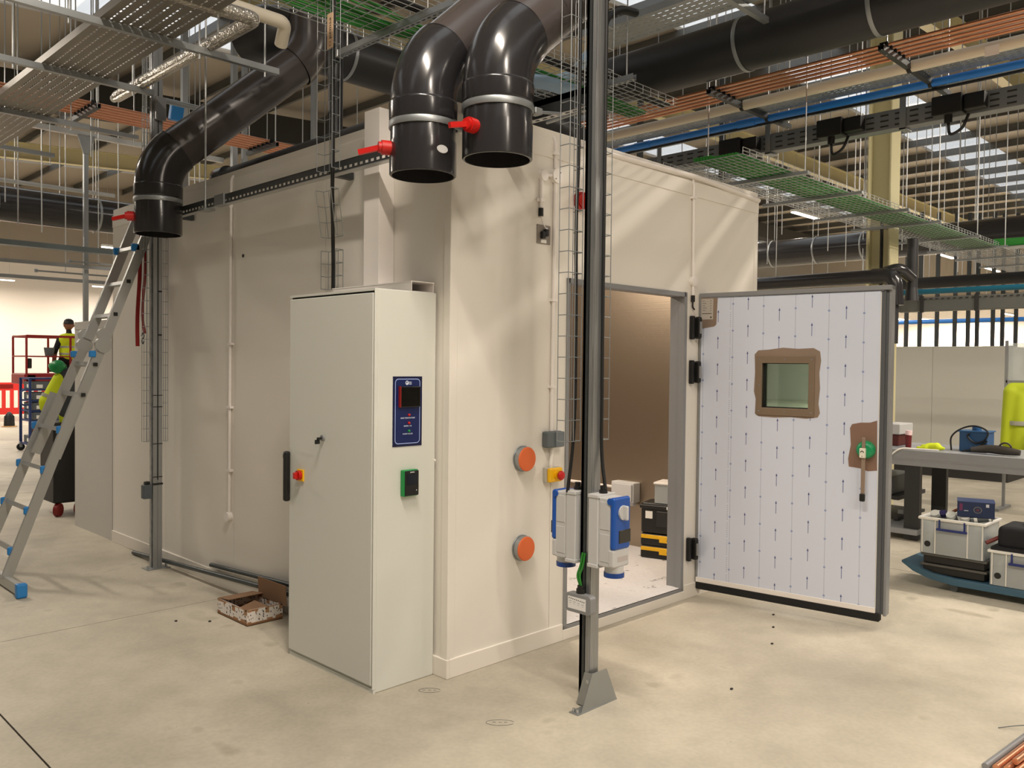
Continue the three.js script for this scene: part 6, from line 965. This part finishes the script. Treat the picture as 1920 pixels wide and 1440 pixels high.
// ---------------------------------------------------------------- far right: pale enclosure and hanging jackets
{
  let t = thing('cold_room', 'pale grey insulated enclosure beyond the workbench', 'cold room', [11.8, 0, -1.2]);
  part(t, 'wall_panel', [span(10.85, 10.93, 0.16, 1.985, -3.2, -1.272)], mat(0xc9c8c0, 0.5)); part(t, 'wall_panel', [span(10.85, 10.93, 0.16, 1.985, -1.268, -0.22)], mat(0xc9c8c0, 0.5)); part(t, 'plinth', [span(10.88, 12.8, 0, 0.16, -3.2, -0.22)], M.beamDark); part(t, 'body', [span(10.94, 13, 0.16, 1.98, -3.2, -0.22)], M.panel); part(t, 'corner_trim', [rspan(10.845, 10.95, 0.16, 1.99, -0.25, -0.2, 0.004)], mat(0xbdbcb4, 0.5));
  const jx = 8.2; t = thing('jacket_rail', 'clear screened rail at the frame edge holding yellow jackets', 'rail', [jx, 0, 0.9]); part(t, 'screen_sheet', [span(jx + 0.1, jx + 0.104, 1.5, 1.95, 0.42, 1.1)], M.clear); part(t, 'frame', [bar([jx + 0.1, 0.02, 0.4], [jx + 0.1, 1.98, 0.4], 0.03, 0.03), bar([jx + 0.1, 0.02, 1.15], [jx + 0.1, 1.98, 1.15], 0.03, 0.03), bar([jx + 0.1, 1.5, 0.4], [jx + 0.1, 1.5, 1.15], 0.03, 0.03), span(jx - 0.2, jx + 0.3, 0, 0.03, 0.37, 0.43), span(jx - 0.2, jx + 0.3, 0, 0.03, 1.12, 1.18)], M.greyTrim); part(t, 'notice', [rb(0.006, 0.2, 0.14, 0.002, jx + 0.08, 1.72, 0.68)], M.paper);
  const jac = (z, label, dark) => { const o = thing('safety_jacket', label, 'jacket', [jx, 0.6, z], 'yellow jackets on the rail'); part(o, 'body', [bodyGeometry([[[jx, 1.42, z - 0.05], [jx, 1.42, z + 0.12], 0.07, 0.07], [[jx, 1.33, z + 0.03], [jx, 0.75, z + 0.03], 0.095, 0.125], [[jx - 0.04, 1.38, z - 0.07], [jx - 0.06, 0.8, z - 0.1], 0.07, 0.055]], 0.018)], dark ? mat(0xb5c41e, 0.7) : M.hivis); part(o, 'reflective_band', [lathe([[0.128, 0], [0.132, 0], [0.134, 0.05], [0.13, 0.05]], 24).translate(jx, 1.0, z + 0.03)], M.reflect); };
  jac(0.55, 'dull yellow safety jacket next to the pale enclosure', true); jac(0.86, 'bright yellow safety jacket at the frame edge', false);
  single('dark_hood', 'dark coat hanging over the bright yellow jacket', 'coat', [bodyGeometry([[[jx - 0.2, 1.1, 0.86], [jx - 0.2, 0.88, 0.8], 0.03, 0.08], [[jx - 0.2, 0.88, 0.8], [jx - 0.2, 0.8, 0.9], 0.08, 0.09]], 0.014)], M.cloth);
}
// ---------------------------------------------------------------- posts, service rods and rails far behind
{
  const g = 'thin hanger rods far behind';
  const rodAt = (x, z, y0) => { const o = shadow(new THREE.Mesh(rodGeo, M.zinc)); o.name = numbered('hanger_rod'); o.position.set(x, y0, z); o.scale.set(1, roofY(x) + 0.15 - y0, 1); o.userData = { label: 'thin galvanised hanger rod dropping from the roof far behind', category: 'rod', group: g }; scene.add(o); };
  const rodGeo = new THREE.CylinderGeometry(0.007, 0.007, 1, 6).translate(0, 0.5, 0);
  // grids of rods left from earlier trays, seen through the steelwork
  for (let i = 0; i < 11; i++) for (const z of [-2.4, -3.6]) rodAt(5.4 + i * 1.05 + rnd() * 0.3, z + rnd() * 0.5, 3.1 + rnd() * 0.5);
  for (let i = 0; i < 9; i++) for (const z of [-1.6, 1.6]) rodAt(9.6 + i * 1.2 + rnd() * 0.4, z + rnd() * 0.6, 2.9 + rnd() * 0.7);
  for (let i = 0; i < 9; i++) for (const z of [-6.3, -7.3, -9.4]) rodAt(-2.2 + i * 0.62 + rnd() * 0.3, z - rnd() * 0.7, 3.0 + rnd() * 0.9);
  for (let i = 0; i < 7; i++) for (const z of [-5.6, -7.4]) rodAt(3.4 + i * 0.9 + rnd() * 0.3, z - rnd() * 0.5, 3.4 + rnd() * 0.4);
  let pn = 0, gn = 0, un = 0;
  const postGeo = new THREE.BoxGeometry(0.06, 1, 0.06).translate(0, 0.5, 0);
  const post = (x, z, y0, y1, m, label, group) => { const o = shadow(new THREE.Mesh(postGeo, m)); o.name = numbered('strut_post'); o.position.set(x, y0, z); o.scale.set(1, y1 - y0, 1); o.userData = { label, category: 'post', group }; scene.add(o); };
  for (const [x, z] of [[5.0, -3.2], [6.2, -3.4], [6.9, -2.6]]) post(x, z, 0, 5.6, M.darkStrut, `${NTH[pn++]} dark strut post standing beyond the cold room end`, 'dark strut posts beyond the cold room');
  for (const [x, z] of [[1.15, -5.75], [1.75, -5.8], [3.1, -6.3], [2.5, -7]]) post(x, z, 0, 6, M.galvPlain, `${NTH[gn++]} galvanised post behind the cold room, counted from the ladder`, 'galvanised posts behind the cold room');
  for (const [x, z] of [[13.77, -2.73], [13.95, -2.55], [14.18, -2.32], [14.42, -2.08], [14.59, -1.9], [14.72, -1.78], [14.93, -1.57], [15.06, -1.44], [15.24, -1.26]]) post(x, z, 0, 4.6, M.darkStrut, `${NTH[un++]} dark upright before the far bright wall, counted from the door`, 'dark uprights before the far wall');
}
renderer.render(scene, camera);
